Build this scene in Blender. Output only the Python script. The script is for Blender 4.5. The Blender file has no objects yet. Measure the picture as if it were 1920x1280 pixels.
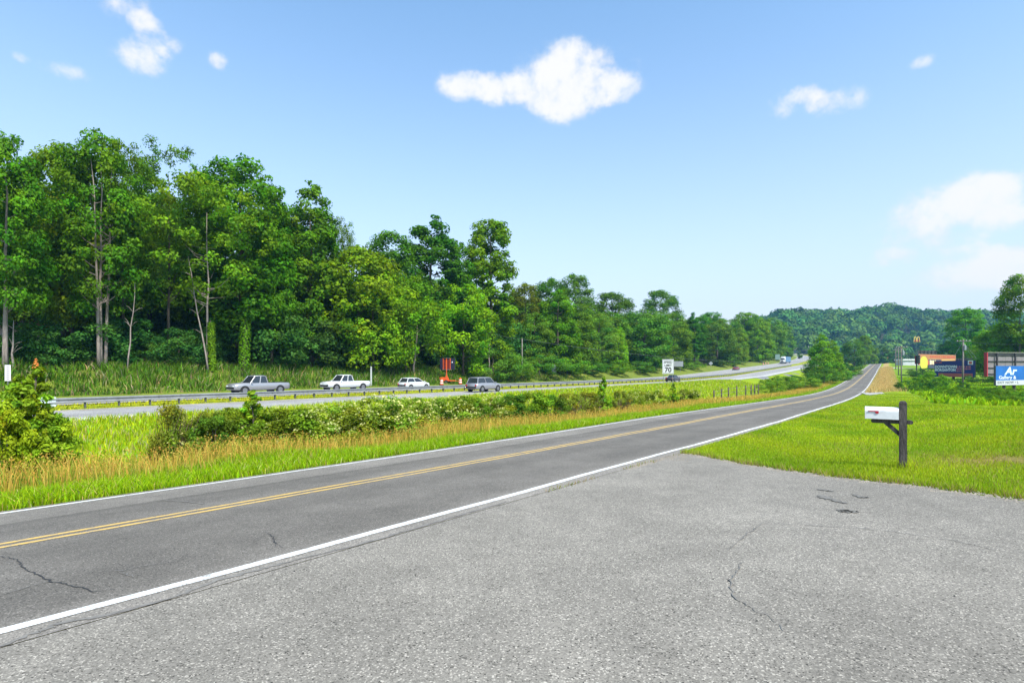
import bpy, math, random
import numpy as np
from mathutils import Vector, Matrix
R = math.radians
rng = np.random.default_rng(7)
random.seed(7)
scene = bpy.context.scene
C = scene.collection

# ------------------------------------------------------------------ camera, sky, sun, exposure
F, CX, YH, H0 = 1000.0, 960.0, 690.0, 1.6      # focal length and horizon in photo pixels, eye height
cam = bpy.data.cameras.new('camera'); camo = bpy.data.objects.new('camera', cam); C.objects.link(camo)
camo.location = (0, 0, H0); camo.rotation_euler = (R(90), 0, 0)
cam.sensor_width = 36; cam.lens = 36 * F / 1920; cam.shift_y = (YH - 640) / 1920
cam.clip_start = 0.05; cam.clip_end = 9000
scene.camera = camo
SUN_EL, SUN_AZ = 53.0, 148.0                    # azimuth clockwise from +Y (camera heading): right and a little behind
sun = bpy.data.lights.new('sun', 'SUN'); suno = bpy.data.objects.new('sun', sun); C.objects.link(suno)
sun.energy = 4.2; sun.angle = R(7); sun.color = (1.0, 0.94, 0.83)
sd = Vector((math.sin(R(SUN_AZ)) * math.cos(R(SUN_EL)), math.cos(R(SUN_AZ)) * math.cos(R(SUN_EL)), math.sin(R(SUN_EL))))
suno.rotation_euler = sd.to_track_quat('Z', 'Y').to_euler(); suno.location = (0, 0, 60)
vs = scene.view_settings
vs.view_transform = 'Standard'; vs.look = 'None'; vs.gamma = 1.0; vs.exposure = 0.75
try: vs.use_curve_mapping = False
except Exception: pass
scene.cycles.max_bounces = 6; scene.cycles.diffuse_bounces = 2; scene.cycles.glossy_bounces = 2
scene.cycles.transmission_bounces = 3; scene.cycles.transparent_max_bounces = 6; scene.cycles.volume_bounces = 0
scene.cycles.use_denoising = True; scene.cycles.denoiser = 'OPENIMAGEDENOISE'; scene.cycles.denoising_input_passes = 'RGB_ALBEDO_NORMAL'; scene.cycles.denoising_prefilter = 'ACCURATE'

class NT:
    """tiny node helper"""
    def __init__(s, tree): s.t = tree; s.n = tree.nodes; s.l = tree.links
    def new(s, typ, ins=None, **kw):
        n = s.n.new(typ)
        for k, v in kw.items(): setattr(n, k, v)
        for k, v in (ins or {}).items(): s.put(n.inputs[k], v)
        return n
    def put(s, sock, v):
        if hasattr(v, 'is_output'): s.l.new(v, sock)
        else: sock.default_value = v
    def math(s, op, a, b=0.0, c=0.0, clamp=False):
        n = s.n.new('ShaderNodeMath'); n.operation = op; n.use_clamp = clamp
        for i, v in enumerate((a, b, c)): s.put(n.inputs[i], v)
        return n.outputs[0]
    def mix(s, f, a, b, typ='MIX'):
        n = s.n.new('ShaderNodeMix'); n.data_type = 'RGBA'; n.blend_type = typ
        s.put(n.inputs[0], f); s.put(n.inputs[6], a); s.put(n.inputs[7], b)
        return n.outputs[2]
    def ramp(s, f, stops):
        n = s.n.new('ShaderNodeValToRGB'); s.put(n.inputs[0], f)
        e = n.color_ramp.elements
        while len(e) < len(stops): e.new(0.5)
        for k, (p, c) in zip(e, stops):
            k.position = p; k.color = c if len(c) == 4 else (*c, 1)
        return n.outputs[0]
    def noise(s, vec, scale, detail=3, rough=0.55, dist=0.0):
        n = s.new('ShaderNodeTexNoise', {'Scale': scale, 'Detail': detail, 'Roughness': rough, 'Distortion': dist})
        if vec is not None: s.l.new(vec, n.inputs['Vector'])
        return n.outputs[0]

def g(v): return (v, v, v, 1)

world = bpy.data.worlds.new('World'); scene.world = world; world.use_nodes = True
W_ = NT(world.node_tree); W_.n.clear()
sky = W_.new('ShaderNodeTexSky', sky_type='NISHITA', sun_disc=False)
sky.sun_elevation = R(SUN_EL); sky.sun_rotation = R(SUN_AZ)
sky.altitude = 300; sky.air_density = 1.0; sky.dust_density = 1.4; sky.ozone_density = 1.5
tc = W_.new('ShaderNodeTexCoord')
vdir = W_.new('ShaderNodeVectorMath', {0: tc.outputs['Generated']}, operation='NORMALIZE').outputs[0]
sep = W_.new('ShaderNodeSeparateXYZ', {0: vdir})
az = W_.math('ARCTAN2', sep.outputs[0], sep.outputs[1]); el = W_.math('ARCSINE', sep.outputs[2])
n1 = W_.noise(vdir, 11.0, 4, 0.62); n2 = W_.noise(vdir, 38.0, 4, 0.65)
nz = W_.math('ADD', W_.math('MULTIPLY', W_.math('SUBTRACT', n1, 0.5), 2.3), W_.math('MULTIPLY', W_.math('SUBTRACT', n2, 0.5), 1.5))
def pix_sky(px, py):
    v = Vector(((px - CX) / F, 1, (YH - py) / F)); v.normalize()
    return math.degrees(math.atan2(v.x, v.y)), math.degrees(math.asin(v.z))
puffs = []
for px, py, rx, ry, dn in [   # fair-weather clouds of the photograph: centre and half-size in photo pixels, density
        (1075, 152, 120, 66, .95), (1082, 112, 62, 34, .6), (1000, 168, 105, 36, .75), (905, 168, 85, 28, .85), (862, 158, 46, 27, .7), (1145, 165, 70, 28, .75), (1065, 200, 78, 28, .6),
        (1490, 188, 62, 30, .85), (1570, 192, 62, 28, .85), (1515, 172, 36, 18, .6),
        (1780, 378, 115, 58, .85), (1698, 428, 80, 50, .95), (1880, 362, 105, 50, .85), (1830, 508, 165, 48, .9), (1930, 500, 140, 52, .9), (1670, 484, 56, 20, .85), (1790, 457, 60, 22, .75), (1900, 415, 80, 28, .8),
        (265, 107, 60, 32, .95), (318, 85, 32, 20, .7), (410, 112, 25, 16, .8), (120, 132, 58, 18, .8), (38, 108, 22, 12, .65), (255, 20, 70, 28, .8), (275, 50, 36, 22, .75), (1728, 116, 28, 13, .65), (1280, 600, 120, 14, .5)]:
    a, e = pix_sky(px, py); r = math.hypot((px - CX), F) / F
    puffs.append((a, e, math.degrees(rx / F) / r / r, math.degrees(ry / F) / r, dn))
aev = W_.new('ShaderNodeCombineXYZ', {0: az, 1: el}).outputs[0]
dens = None
for a, e, ra, re, dn in puffs:
    q = W_.new('ShaderNodeVectorMath', {0: aev, 1: (1 / R(ra), 1 / R(re), 0), 2: (-a / ra, -e / re, 0)}, operation='MULTIPLY_ADD').outputs[0]
    m = W_.math('MULTIPLY_ADD', W_.new('ShaderNodeVectorMath', {0: q, 1: q}, operation='DOT_PRODUCT').outputs['Value'], -.75 * dn, dn)
    m = W_.math('MAXIMUM', m, 0.0)
    dens = m if dens is None else W_.math('ADD', dens, m)
# the same scattered clouds all the way round, away from the stretch above
wide = W_.math('MULTIPLY_ADD', W_.noise(vdir, 2.6, 2, .5), 7.0, -4.6)
wide = W_.math('MINIMUM', wide, W_.math('MULTIPLY_ADD', W_.math('ABSOLUTE', az), 4.0, -4.0 * R(56)))
dens = W_.math('MINIMUM', W_.math('MAXIMUM', dens, W_.math('MINIMUM', wide, 1.0)), 1.25)
cm = W_.new('ShaderNodeMapRange', {0: W_.math('ADD', dens, nz), 1: 0.05, 2: 1.45}, interpolation_type='SMOOTHERSTEP').outputs[0]
cm = W_.math('MULTIPLY', cm, W_.math('MINIMUM', W_.math('MULTIPLY', W_.math('MAXIMUM', dens, 0.0), 1.7), 1.0), clamp=True)
skyc = W_.mix(1.0, sky.outputs[0], (0.128, 0.180, 0.190, 1), 'MULTIPLY')
hzf = W_.math('MULTIPLY', W_.math('EXPONENT', W_.math('MULTIPLY', W_.math('POWER', W_.math('MULTIPLY', W_.math('MAXIMUM', el, 0.0), 1 / R(19)), 1.4), -1.0)), 0.95)
skyc = W_.mix(hzf, skyc, (0.535, 0.525, 0.577, 1))          # summer haze whitens the sky towards the horizon, all round
shade = W_.ramp(W_.math('ADD', n1, W_.math('MULTIPLY', dens, 0.3)), [(0.40, (0.47, 0.50, 0.56)), (0.80, (0.605, 0.605, 0.61))])
bgc = W_.mix(cm, skyc, shade)
bg = W_.new('ShaderNodeBackground', {'Color': bgc, 'Strength': 1.0})
W_.l.new(bg.outputs[0], W_.new('ShaderNodeOutputWorld').inputs[0])

# ------------------------------------------------------------------ pixels, road path, ground height
def W3(px, py, D): return np.array([(px - CX) / F * D, D, H0 + (YH - py) / F * D])
KT = np.array([-9, 10, 25, 40, 60, 85, 120, 160, 210, 270, 340, 420.])
KA = [.6517, .638, .6297, .6309, .6188, .6088, .6072, .6101, .6145, .6122, .6162, .6148]
KG = [-.0313, -.0223, -.0204, -.0239, -.0226, -.0195, -.0039, .015, .0231, .0252, .0252, .0302]
KS = [.0926, .0724, .04, .0366, .0333, .0429, .0491, .0454, .0428, .0421, .0423, .0415]
PT = np.concatenate([np.arange(-300, -10, 5.0), np.arange(-10, 60, .5), np.arange(60, 500, 2.), np.arange(500, 3001, 20.)])
_a = np.interp(PT, KT, KA); _g = np.interp(PT, np.r_[KT, 440, 470, 600], KG + [.012, -.01, 0.0])
_g = np.where(PT < -12, -.02, _g); _g = np.where(PT > 600, 0, _g)
_i0 = int(np.argmin(abs(PT)))
def _cum(v):
    c = np.concatenate([[0], np.cumsum((v[1:] + v[:-1]) / 2 * np.diff(PT))]); return c - c[_i0]
PX = -7.4568 * math.cos(_a[_i0]) + _cum(np.sin(_a)); PY = 7.4568 * math.sin(_a[_i0]) + _cum(np.cos(_a)); PZ = H0 - 1.7838 + _cum(_g)
def head(t): return np.interp(t, PT, _a)
def zroad(t): return np.interp(t, PT, PZ)
def sup(t): return np.interp(t, KT, KS)
def xy(t, u):
    a = head(t)
    return np.interp(t, PT, PX) - np.cos(a) * u, np.interp(t, PT, PY) + np.sin(a) * u
def tu(x, y):
    x = np.atleast_1d(np.asarray(x, float)); y = np.atleast_1d(np.asarray(y, float))
    t = np.empty(len(x)); u = np.empty(len(x))
    for s in range(0, len(x), 2000):
        d = (x[s:s + 2000, None] - PX) ** 2 + (y[s:s + 2000, None] - PY) ** 2
        k = d.argmin(1); a = _a[k]
        dx = x[s:s + 2000] - PX[k]; dy = y[s:s + 2000] - PY[k]
        t[s:s + 2000] = PT[k] + dx * np.sin(a) + dy * np.cos(a); u[s:s + 2000] = -dx * np.cos(a) + dy * np.sin(a)
    return t, u
# the highway guardrail runs straight, then rises and swings left far away
RA = R(36.54); _rp = W3(160, 766, 35.7)
_rail = [(-.8 * 35.7 + k * math.sin(RA), 35.7 + k * math.cos(RA)) for k in (-340, -160, -60, 0, 40, 80, 120, 160, 200, 240, 280, 318)]
_rail += [tuple(W3(p, 690, D)[:2]) for p, D in ((1533, 400), (1530, 520), (1500, 650), (1455, 800), (1330, 1050))]
_rail = np.array(_rail); RT, RU = tu(_rail[:, 0], _rail[:, 1]); _o = np.argsort(RT); RT = np.r_[RT[_o], 3000]; RU = np.r_[RU[_o], RU[_o][-1] + 900]
def urail(t): return np.interp(t, RT, RU)
_zD = [-400, 35, 91, 122, 150, 171, 200, 242, 291, 400, 520, 650, 800, 1050]; _zv = [-2.5, -2.62, -2.85, -2.95, -2.7, -2.2, -1.0, .6, 2.6, 6.6, 11.5, 16.5, 20.5, 24]
_rd = np.array([r[1] for r in _rail])
ZRT = RT[:-1]; ZRV = np.interp(_rd[_o], _zD, _zv) + H0
def zhw(t): return np.interp(t, ZRT, ZRV)
ENEAR, EF1, EF2 = -11.0, 4.0, 15.5              # highway edges measured from the guardrail
RIDGE_PX = [1000, 1300, 1400, 1460, 1500, 1560, 1600, 1650, 1700, 1740, 1790, 1830, 1880, 1960, 2200, 2600]
RIDGE_PY = [686, 685, 664, 622, 612, 606, 607, 599, 604, 611, 613, 614, 617, 617, 624, 645]
_raz = [math.atan2(p - CX, F) for p in RIDGE_PX]
_rh = [(YH - q) / F * 960 for q in RIDGE_PY]
def hill(x, y):
    D = np.maximum(y, 1.); azi = np.arctan2(x, np.maximum(y, 1e-3))
    r = np.interp(azi, _raz, _rh)
    e = np.clip((D - 560) / 400, 0, 1); e = e * e * (3 - 2 * e)
    rel = np.sin(azi * 23 + D * .011) * .10 + np.sin(azi * 51 - D * .02) * .05
    return r * e * (1 + rel * np.clip((940 - D) / 300, 0, 1)) * np.clip((1800 - D) / 500, 0, 1) * np.clip(r, 0, 1)
def breaks(t):
    zr = zroad(t); s = sup(t); zh = zhw(t); ur = urail(t); one = np.ones_like(t)
    zl = zr - 3.2 * s; zR = zr + 3.5 * s
    un = ur + ENEAR
    zd = np.minimum(zr - .75, zh - .35)
    sm = lambda k: k * k * (3 - 2 * k)
    near = sm(np.clip((44 - t) / 24, 0, 1)) * np.clip((t + 30) / 25, 0, 1)
    lawn = sm(np.clip((t - 3) / 15, 0, 1)) * near
    bank = np.interp(t, [-50, 20, 120, 200, 320, 500], [2.3, 2.4, 2.2, 1.6, 1.2, 1.0])
    w = np.clip(un - 3.2, 6, 400)
    U = [-3000 * one, -400 * one, -120 * one, -40 * one, -24 * one, -12 * one, -9 * one, -7 * one, -5 * one, -3.5 * one, 3.2 * one, 3.2 + .04 * w, 3.2 + .15 * w, 3.2 + .27 * w, 3.2 + .45 * w, un - 1.6, un, ur, ur + EF1, ur + EF2, ur + EF2 + 2.5, ur + EF2 + 7.5, ur + EF2 + 30, ur + EF2 + 150, ur + 3000]
    Z = [zr + 22, zr + 10, zr + 2.6, zr + .1, zr + .2 + .9 * lawn, zr + .40 + .52 * lawn, zr + .42 + .24 * lawn, zr + .40 + .03 * lawn, zR + .04, zR, zl, zl - .10, zr - .5, zd, zd + .02, zh + .06, zh + .02, zh - .06, zh + .02, zh + .02, zh + .15, zh + bank, zh + bank + 2.0, zh + bank + 8, zh + 14]
    return U, Z
def zg(t, u, bumps=True):
    t = np.atleast_1d(np.asarray(t, float)); u = np.atleast_1d(np.asarray(u, float))
    U, Z = breaks(t); z = Z[0].copy()
    for k in range(len(U) - 1):
        f = (u - U[k]) / np.maximum(U[k + 1] - U[k], 1e-6); m = (f >= 0) & (f <= 1.0001)
        z = np.where(m, Z[k] + (Z[k + 1] - Z[k]) * f, z)
    x, y = xy(t, u)
    if bumps:
        off = np.clip((np.maximum(-3.5 - u, u - 3.2)) / 2, 0, 1) * np.where((u > U[15]) & (u < U[20]), 0, 1) * np.where(u < -3.5, np.clip((t - 11.0) / 12, 0, 1) ** 2, 1)
        z = z + off * (.05 * np.sin(x * .9 + 1.3 * np.sin(y * .5)) + .05 * np.sin(y * .7 + .8 * np.sin(x * .31)) + .12 * np.sin(x * .17 + 1) * np.sin(y * .13))
    return z + hill(x, y)
def zxy(x, y):
    t, u = tu(x, y); return zg(t, u)
def on(t, u, lift=0.0):
    x, y = xy(t, u); return np.stack([np.atleast_1d(x), np.atleast_1d(y), zg(t, u) + lift], 1)
def pick(px, py, dmax=900):
    """where the sight line through a photo pixel meets the ground"""
    D = np.concatenate([np.arange(2, 60, .1), np.arange(60, dmax, .5)])
    z = H0 + (YH - py) / F * D; x = (px - CX) / F * D
    k = np.nonzero(zxy(x, D) >= z)[0]
    i = k[0] if len(k) else len(D) - 1
    return np.array([x[i], D[i], z[i]])
def at_u(px, uf):
    """point of the line u = uf(t) that shows at photo column px"""
    t = np.arange(-5, 700, .25); u = uf(t) if callable(uf) else np.full_like(t, uf)
    x, y = xy(t, u); p = np.where(y > 1, CX + F * x / np.maximum(y, 1), -1e9)
    k = int(np.argmin(abs(p - px))); return t[k], float(u[k])

# ------------------------------------------------------------------ mesh helpers
def link(name, data, parent=None, mat=None):
    o = bpy.data.objects.new(name, data); C.objects.link(o)
    if parent is not None: o.parent = parent
    if mat is not None and data is not None: data.materials.append(mat)
    return o
def tag(o, label=None, cat=None, group=None, kind=None):
    if label: o['label'] = label
    if cat: o['category'] = cat
    if group: o['group'] = group
    if kind: o['kind'] = kind
    return o
def empty(name, loc, rz=0.0, label=None, cat=None, group=None, scale=None):
    o = bpy.data.objects.new(name, None); C.objects.link(o)
    o.location = tuple(float(v) for v in loc); o.rotation_euler = (0, 0, rz); o.empty_display_size = .2
    if scale is not None: o.scale = scale
    return tag(o, label, cat, group)
def npmesh(name, V, Fc, col=None, smooth=False, uv=None):
    """V (n,3), Fc (m,k) with one polygon size k; col per vertex"""
    V = np.asarray(V, np.float32); Fc = np.asarray(Fc, np.int32); m, k = Fc.shape
    me = bpy.data.meshes.new(name)
    me.vertices.add(len(V)); me.vertices.foreach_set('co', V.ravel())
    me.loops.add(m * k); me.loops.foreach_set('vertex_index', Fc.ravel())
    me.polygons.add(m); me.polygons.foreach_set('loop_start', np.arange(0, m * k, k, dtype=np.int32))
    me.polygons.foreach_set('loop_total', np.full(m, k, np.int32))
    if smooth: me.polygons.foreach_set('use_smooth', np.ones(m, bool))
    me.update(calc_edges=True)
    if col is not None:
        a = me.color_attributes.new('Col', 'FLOAT_COLOR', 'POINT')
        c = np.ones((len(V), 4), np.float32); c[:, :3] = col; a.data.foreach_set('color', c.ravel())
    if uv is not None:
        l = me.uv_layers.new(name='tu'); l.data.foreach_set('uv', np.asarray(uv, np.float32)[Fc.ravel()].ravel())
    return me
class MB:
    """collects boxes, tubes and prisms for one mesh"""
    def __init__(s): s.v = []; s.f = []
    def add(s, v, f):
        b = len(s.v); s.v += [tuple(map(float, p)) for p in v]; s.f += [tuple(i + b for i in q) for q in f]; return s
    def box(s, c, d, rz=0.0, ry=0.0, bev=0.0):
        x, y, z = (k / 2 for k in d)
        if bev > 0:
            b = min(bev, x * .49, y * .49, z * .49); V = []
            ring = lambda ax, ay, zz: [(ax - b, -ay, zz), (ax, -ay + b, zz), (ax, ay - b, zz), (ax - b, ay, zz), (-ax + b, ay, zz), (-ax, ay - b, zz), (-ax, -ay + b, zz), (-ax + b, -ay, zz)]
            V = ring(x - b, y - b, -z) + ring(x, y, -z + b) + ring(x, y, z - b) + ring(x - b, y - b, z)
            Fq = [tuple(range(7, -1, -1)), tuple(range(24, 32))]
            for L in range(3):
                for i in range(8):
                    j = (i + 1) % 8; Fq.append((L * 8 + i, L * 8 + j, L * 8 + 8 + j, L * 8 + 8 + i))
        else:
            V = [(-x, -y, -z), (x, -y, -z), (x, y, -z), (-x, y, -z), (-x, -y, z), (x, -y, z), (x, y, z), (-x, y, z)]
            Fq = [(3, 2, 1, 0), (4, 5, 6, 7), (0, 1, 5, 4), (1, 2, 6, 5), (2, 3, 7, 6), (3, 0, 4, 7)]
        M = Matrix.Translation(c) @ Matrix.Rotation(rz, 4, 'Z') @ Matrix.Rotation(ry, 4, 'Y')
        return s.add([M @ Vector(p) for p in V], Fq)
    def tube(s, pts, rad, n=8, cap=True):
        P = [Vector(p) for p in pts]; rad = rad if hasattr(rad, '__len__') else [rad] * len(P)
        V = []; up = None
        for i, p in enumerate(P):
            d = (P[min(i + 1, len(P) - 1)] - P[max(i - 1, 0)]).normalized()
            ref = Vector((1, 0, 0)) if abs(d.x) < .9 else Vector((0, 1, 0))
            a = d.cross(ref).normalized() if up is None else (up - d * up.dot(d)).normalized(); up = a; b = d.cross(a)
            V += [p + (a * math.cos(2 * math.pi * k / n) + b * math.sin(2 * math.pi * k / n)) * rad[i] for k in range(n)]
        Fq = [(i * n + k, i * n + (k + 1) % n, (i + 1) * n + (k + 1) % n, (i + 1) * n + k) for i in range(len(P) - 1) for k in range(n)]
        if cap: Fq += [tuple(range(n - 1, -1, -1)), tuple(range((len(P) - 1) * n, len(P) * n))]
        return s.add(V, Fq)
    def prism(s, poly, y0, y1, axis='y'):
        """polygon in x,z extruded along y"""
        n = len(poly); V = [(p[0], y0, p[1]) for p in poly] + [(p[0], y1, p[1]) for p in poly]
        return s.add(V, [tuple(range(n)), tuple(range(2 * n - 1, n - 1, -1))] + [(i + n, (i + 1) % n + n, (i + 1) % n, i) for i in range(n)])
    def loft(s, rings, closed_ends=True):
        n = len(rings[0]); V = [p for r in rings for p in r]
        Fq = [(i * n + k, i * n + (k + 1) % n, (i + 1) * n + (k + 1) % n, (i + 1) * n + k) for i in range(len(rings) - 1) for k in range(n)]
        if closed_ends: Fq += [tuple(range(n - 1, -1, -1)), tuple(range((len(rings) - 1) * n, len(rings) * n))]
        return s.add(V, Fq)
    def mesh(s, name, smooth=False):
        me = bpy.data.meshes.new(name); me.from_pydata(s.v, [], s.f)
        if smooth: me.polygons.foreach_set('use_smooth', np.ones(len(me.polygons), bool))
        me.update(); return me
    def build(s, name, mat=None, parent=None, smooth=False):
        import bmesh
        me = s.mesh(name, smooth); b = bmesh.new(); b.from_mesh(me); bmesh.ops.recalc_face_normals(b, faces=b.faces); b.to_mesh(me); b.free()
        return link(name, me, parent, mat)
def copy_tree(o, parent=None):
    c = o.copy(); C.objects.link(c); c.parent = parent
    for ch in list(o.children): copy_tree(ch, c)
    return c

# ------------------------------------------------------------------ materials
MATS = {}
def mat(name, col=(.5, .5, .5), rough=.6, metal=0.0, spec=.4, vary=0.0, vscale=3.0, bump=0.0, bscale=40., emit=0.0, dirt=None):
    if name in MATS: return MATS[name]
    m = bpy.data.materials.new(name); m.use_nodes = True; N = NT(m.node_tree); b = N.n['Principled BSDF']
    b.inputs['Roughness'].default_value = rough; b.inputs['Metallic'].default_value = metal
    b.inputs['Specular IOR Level'].default_value = spec
    c = (*col, 1); co = N.new('ShaderNodeTexCoord').outputs['Object']
    if vary or dirt:
        n = N.noise(co, vscale, 5, .65)
        lo = tuple(max(0, v * (1 - vary)) for v in col); hi = tuple(min(1, v * (1 + vary)) for v in col)
        cc = N.ramp(n, [(.3, lo), (.7, hi)])
        if dirt: cc = N.mix(N.ramp(N.noise(co, vscale * 2.3, 6, .7), [(.52, g(0)), (.72, g(1))]), cc, (*dirt, 1))
        N.l.new(cc, b.inputs['Base Color'])
    else: b.inputs['Base Color'].default_value = c
    if bump:
        bp = N.new('ShaderNodeBump', {'Strength': bump, 'Height': N.noise(co, bscale, 4, .6)}); N.l.new(bp.outputs[0], b.inputs['Normal'])
    MATS[name] = m; return m
def leafmat(name, tint=(1, 1, 1), trans=.35, hue=.03, val=.25, rough=.55):
    """leaf colour comes from the mesh attribute, shifted a little per plant"""
    if name in MATS: return MATS[name]
    m = bpy.data.materials.new(name); m.use_nodes = True; N = NT(m.node_tree); N.n.clear()
    at = N.new('ShaderNodeAttribute', attribute_name='Col').outputs['Color']
    oi = N.new('ShaderNodeObjectInfo').outputs['Random']
    h = N.new('ShaderNodeHueSaturation', {'Hue': N.math('ADD', .5 - hue / 2, N.math('MULTIPLY', oi, hue)), 'Saturation': 1.0,
              'Value': N.math('ADD', 1 - val / 2, N.math('MULTIPLY', N.math('FRACT', N.math('MULTIPLY', oi, 7.31)), val)), 'Color': N.mix(1.0, at, (*tint, 1), 'MULTIPLY')}).outputs[0]
    d = N.new('ShaderNodeBsdfDiffuse', {'Color': h}).outputs[0]
    tr = N.new('ShaderNodeBsdfTranslucent', {'Color': N.mix(1.0, h, (1.5, 1.35, .55, 1), 'MULTIPLY')}).outputs[0]
    mx = N.new('ShaderNodeMixShader', {0: trans, 1: d, 2: tr}).outputs[0]
    gl = N.new('ShaderNodeBsdfGlossy', {'Color': g(.9), 'Roughness': rough}).outputs[0]
    mx = N.new('ShaderNodeMixShader', {0: .005, 1: mx, 2: gl}).outputs[0]
    N.l.new(mx, N.new('ShaderNodeOutputMaterial').inputs[0]); MATS[name] = m; return m
def barkmat(name, c1, c2, scale=6.):
    if name in MATS: return MATS[name]
    m = bpy.data.materials.new(name); m.use_nodes = True; N = NT(m.node_tree); b = N.n['Principled BSDF']; b.inputs['Roughness'].default_value = .9
    co = N.new('ShaderNodeTexCoord').outputs['Object']; mp = N.new('ShaderNodeMapping', {'Vector': co, 'Scale': (1, 1, .18)}).outputs[0]
    n = N.noise(mp, scale, 6, .7); N.l.new(N.ramp(n, [(.32, c1), (.68, c2)]), b.inputs['Base Color'])
    N.l.new(N.new('ShaderNodeBump', {'Strength': .7, 'Distance': .05, 'Height': n}).outputs[0], b.inputs['Normal']); MATS[name] = m; return m
LEAF = leafmat('leaf'); GRASS = leafmat('grass_blade', trans=.3, hue=0, val=0)
BARK = barkmat('bark_pale', (.13, .105, .09), (.40, .34, .30)); BARKD = barkmat('bark_dark', (.035, .028, .02), (.12, .095, .07))
GALV = mat('galvanised_steel', (.30, .31, .33), .5, .5, vary=.18, vscale=1.2, dirt=(.18, .18, .19))
WHITE = mat('white_paint', (.78, .78, .80), .4, vary=.04); BLACK = mat('black_plastic', (.012, .012, .014), .5)
RUBBER = mat('tyre_rubber', (.02, .02, .021), .85); GLASS = mat('dark_glass', (.02, .025, .03), .06, 0, .8); CHROME = mat('rim_metal', (.30, .30, .32), .35, .8)
WOODP = barkmat('weathered_wood', (.022, .018, .019), (.105, .088, .088), 30.); WOODG = barkmat('grey_wood', (.10, .085, .075), (.26, .23, .21), 10.)
LAMP = mat('clear_lamp', (.8, .8, .78), .15); REDL = mat('red_lamp', (.45, .02, .015), .25); ORANGE = mat('orange_plastic', (.80, .13, .015), .5, vary=.1)

def asphalt(name, lo, hi, scale, road=False):
    m = bpy.data.materials.new(name); m.use_nodes = True; N = NT(m.node_tree); b = N.n['Principled BSDF']
    b.inputs['Roughness'].default_value = .88; b.inputs['Specular IOR Level'].default_value = .25
    pos = N.new('ShaderNodeNewGeometry').outputs['Position']
    vo = N.new('ShaderNodeTexVoronoi', {'Vector': pos, 'Scale': scale, 'Randomness': 1.0}); gr = vo.outputs['Color']
    sp = N.new('ShaderNodeSeparateColor', {0: gr}).outputs[0]
    fine = N.math('ADD', N.math('MULTIPLY', sp, .65), N.math('MULTIPLY', N.noise(pos, scale * 1.7, 2), .35))
    base = N.ramp(fine, [(.12, lo), (.5, tuple((a + c) / 2 for a, c in zip(lo, hi))), (.93, hi)])
    base = N.mix(N.ramp(sp, [(.90, g(0)), (.95, g(1))]), base, tuple(min(.75, v * 1.5) for v in hi) + (1,))
    base = N.mix(N.ramp(sp, [(.035, g(1)), (.05, g(0))]), base, tuple(v * .35 for v in lo) + (1,))
    big = N.noise(pos, .55, 5, .6); mid = N.noise(pos, 2.6, 5, .65)
    base = N.mix(1.0, base, N.ramp(big, [(.3, g(.84)), (.7, g(1.1))]), 'MULTIPLY')
    base = N.mix(1.0, base, N.ramp(mid, [(.3, g(.86)), (.7, g(1.08))]), 'MULTIPLY')
    base = N.mix(1.0, base, N.ramp(N.noise(pos, .16, 3, .5, .6), [(.35, g(.87)), (.6, g(1.06))]), 'MULTIPLY')
    base = N.mix(N.ramp(N.noise(pos, 4.3, 3, .6), [(.70, g(0)), (.78, g(.55))]), base, tuple(v * .75 for v in lo) + (1,))
    if road:
        uv = N.new('ShaderNodeUVMap', uv_map='tu').outputs[0]; s = N.new('ShaderNodeSeparateXYZ', {0: uv}); u = s.outputs[1]
        wob = N.math('MULTIPLY', N.math('SUBTRACT', N.noise(N.new('ShaderNodeMapping', {'Vector': uv, 'Scale': (.12, 1.2, 1)}).outputs[0], 1.0, 4), .5), .35)
        uw = N.math('ADD', u, wob)
        un = N.math('DIVIDE', N.math('ADD', uw, 4.0), 8.0)          # 0..1 across the road
        f = lambda v: (v + 4) / 8
        band = N.ramp(un, [(f(-3.3), g(1.5)), (f(-2.9), g(.96)), (f(-2.4), g(.88)), (f(-1.6), g(1.02)), (f(-.9), g(.84)), (f(-.3), g(1.0)), (f(.4), g(1.06)), (f(.95), g(.86)), (f(1.35), g(.92)), (f(1.62), g(.76)), (f(1.72), g(1.22)), (f(3.0), g(1.36))])
        base = N.mix(1.0, base, band, 'MULTIPLY')
    N.l.new(base, b.inputs['Base Color'])
    N.l.new(N.new('ShaderNodeBump', {'Strength': .5, 'Distance': .004, 'Height': fine}).outputs[0], b.inputs['Normal'])
    MATS[name] = m; return m
APRON = asphalt('worn_asphalt', (.128, .116, .100), (.308, .281, .242), 122.)
ROADM = asphalt('road_asphalt', (.103, .093, .081), (.206, .186, .163), 120., True)
HWAY = asphalt('highway_asphalt', (.25, .24, .235), (.34, .33, .325), 30.)
TAR = mat('crack_tar', (.035, .034, .036), .8, vary=.3, vscale=9); TARG = mat('seam_grey', (.175, .163, .148), .9, vary=.3, vscale=14)  # near-black for open cracks, lighter grey for faint sealed cracks and tar seams
def paint(name, col, lo, hi):
    m = bpy.data.materials.new(name); m.use_nodes = True; N = NT(m.node_tree); b = N.n['Principled BSDF']; b.inputs['Roughness'].default_value = .7
    pos = N.new('ShaderNodeNewGeometry').outputs['Position']
    w = N.math('ADD', N.math('MULTIPLY', N.noise(pos, 60., 4, .7), .6), N.math('MULTIPLY', N.noise(pos, 5., 4, .7), .4))
    N.l.new(N.mix(N.ramp(w, [(lo, g(1)), (hi, g(0))]), (*col, 1), (.2, .19, .18, 1)), b.inputs['Base Color']); MATS[name] = m; return m
PWHITE = paint('road_paint_white', (.70, .70, .68), .39, .47); PYEL = paint('road_paint_yellow', (.62, .40, .10), .41, .51)
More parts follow.
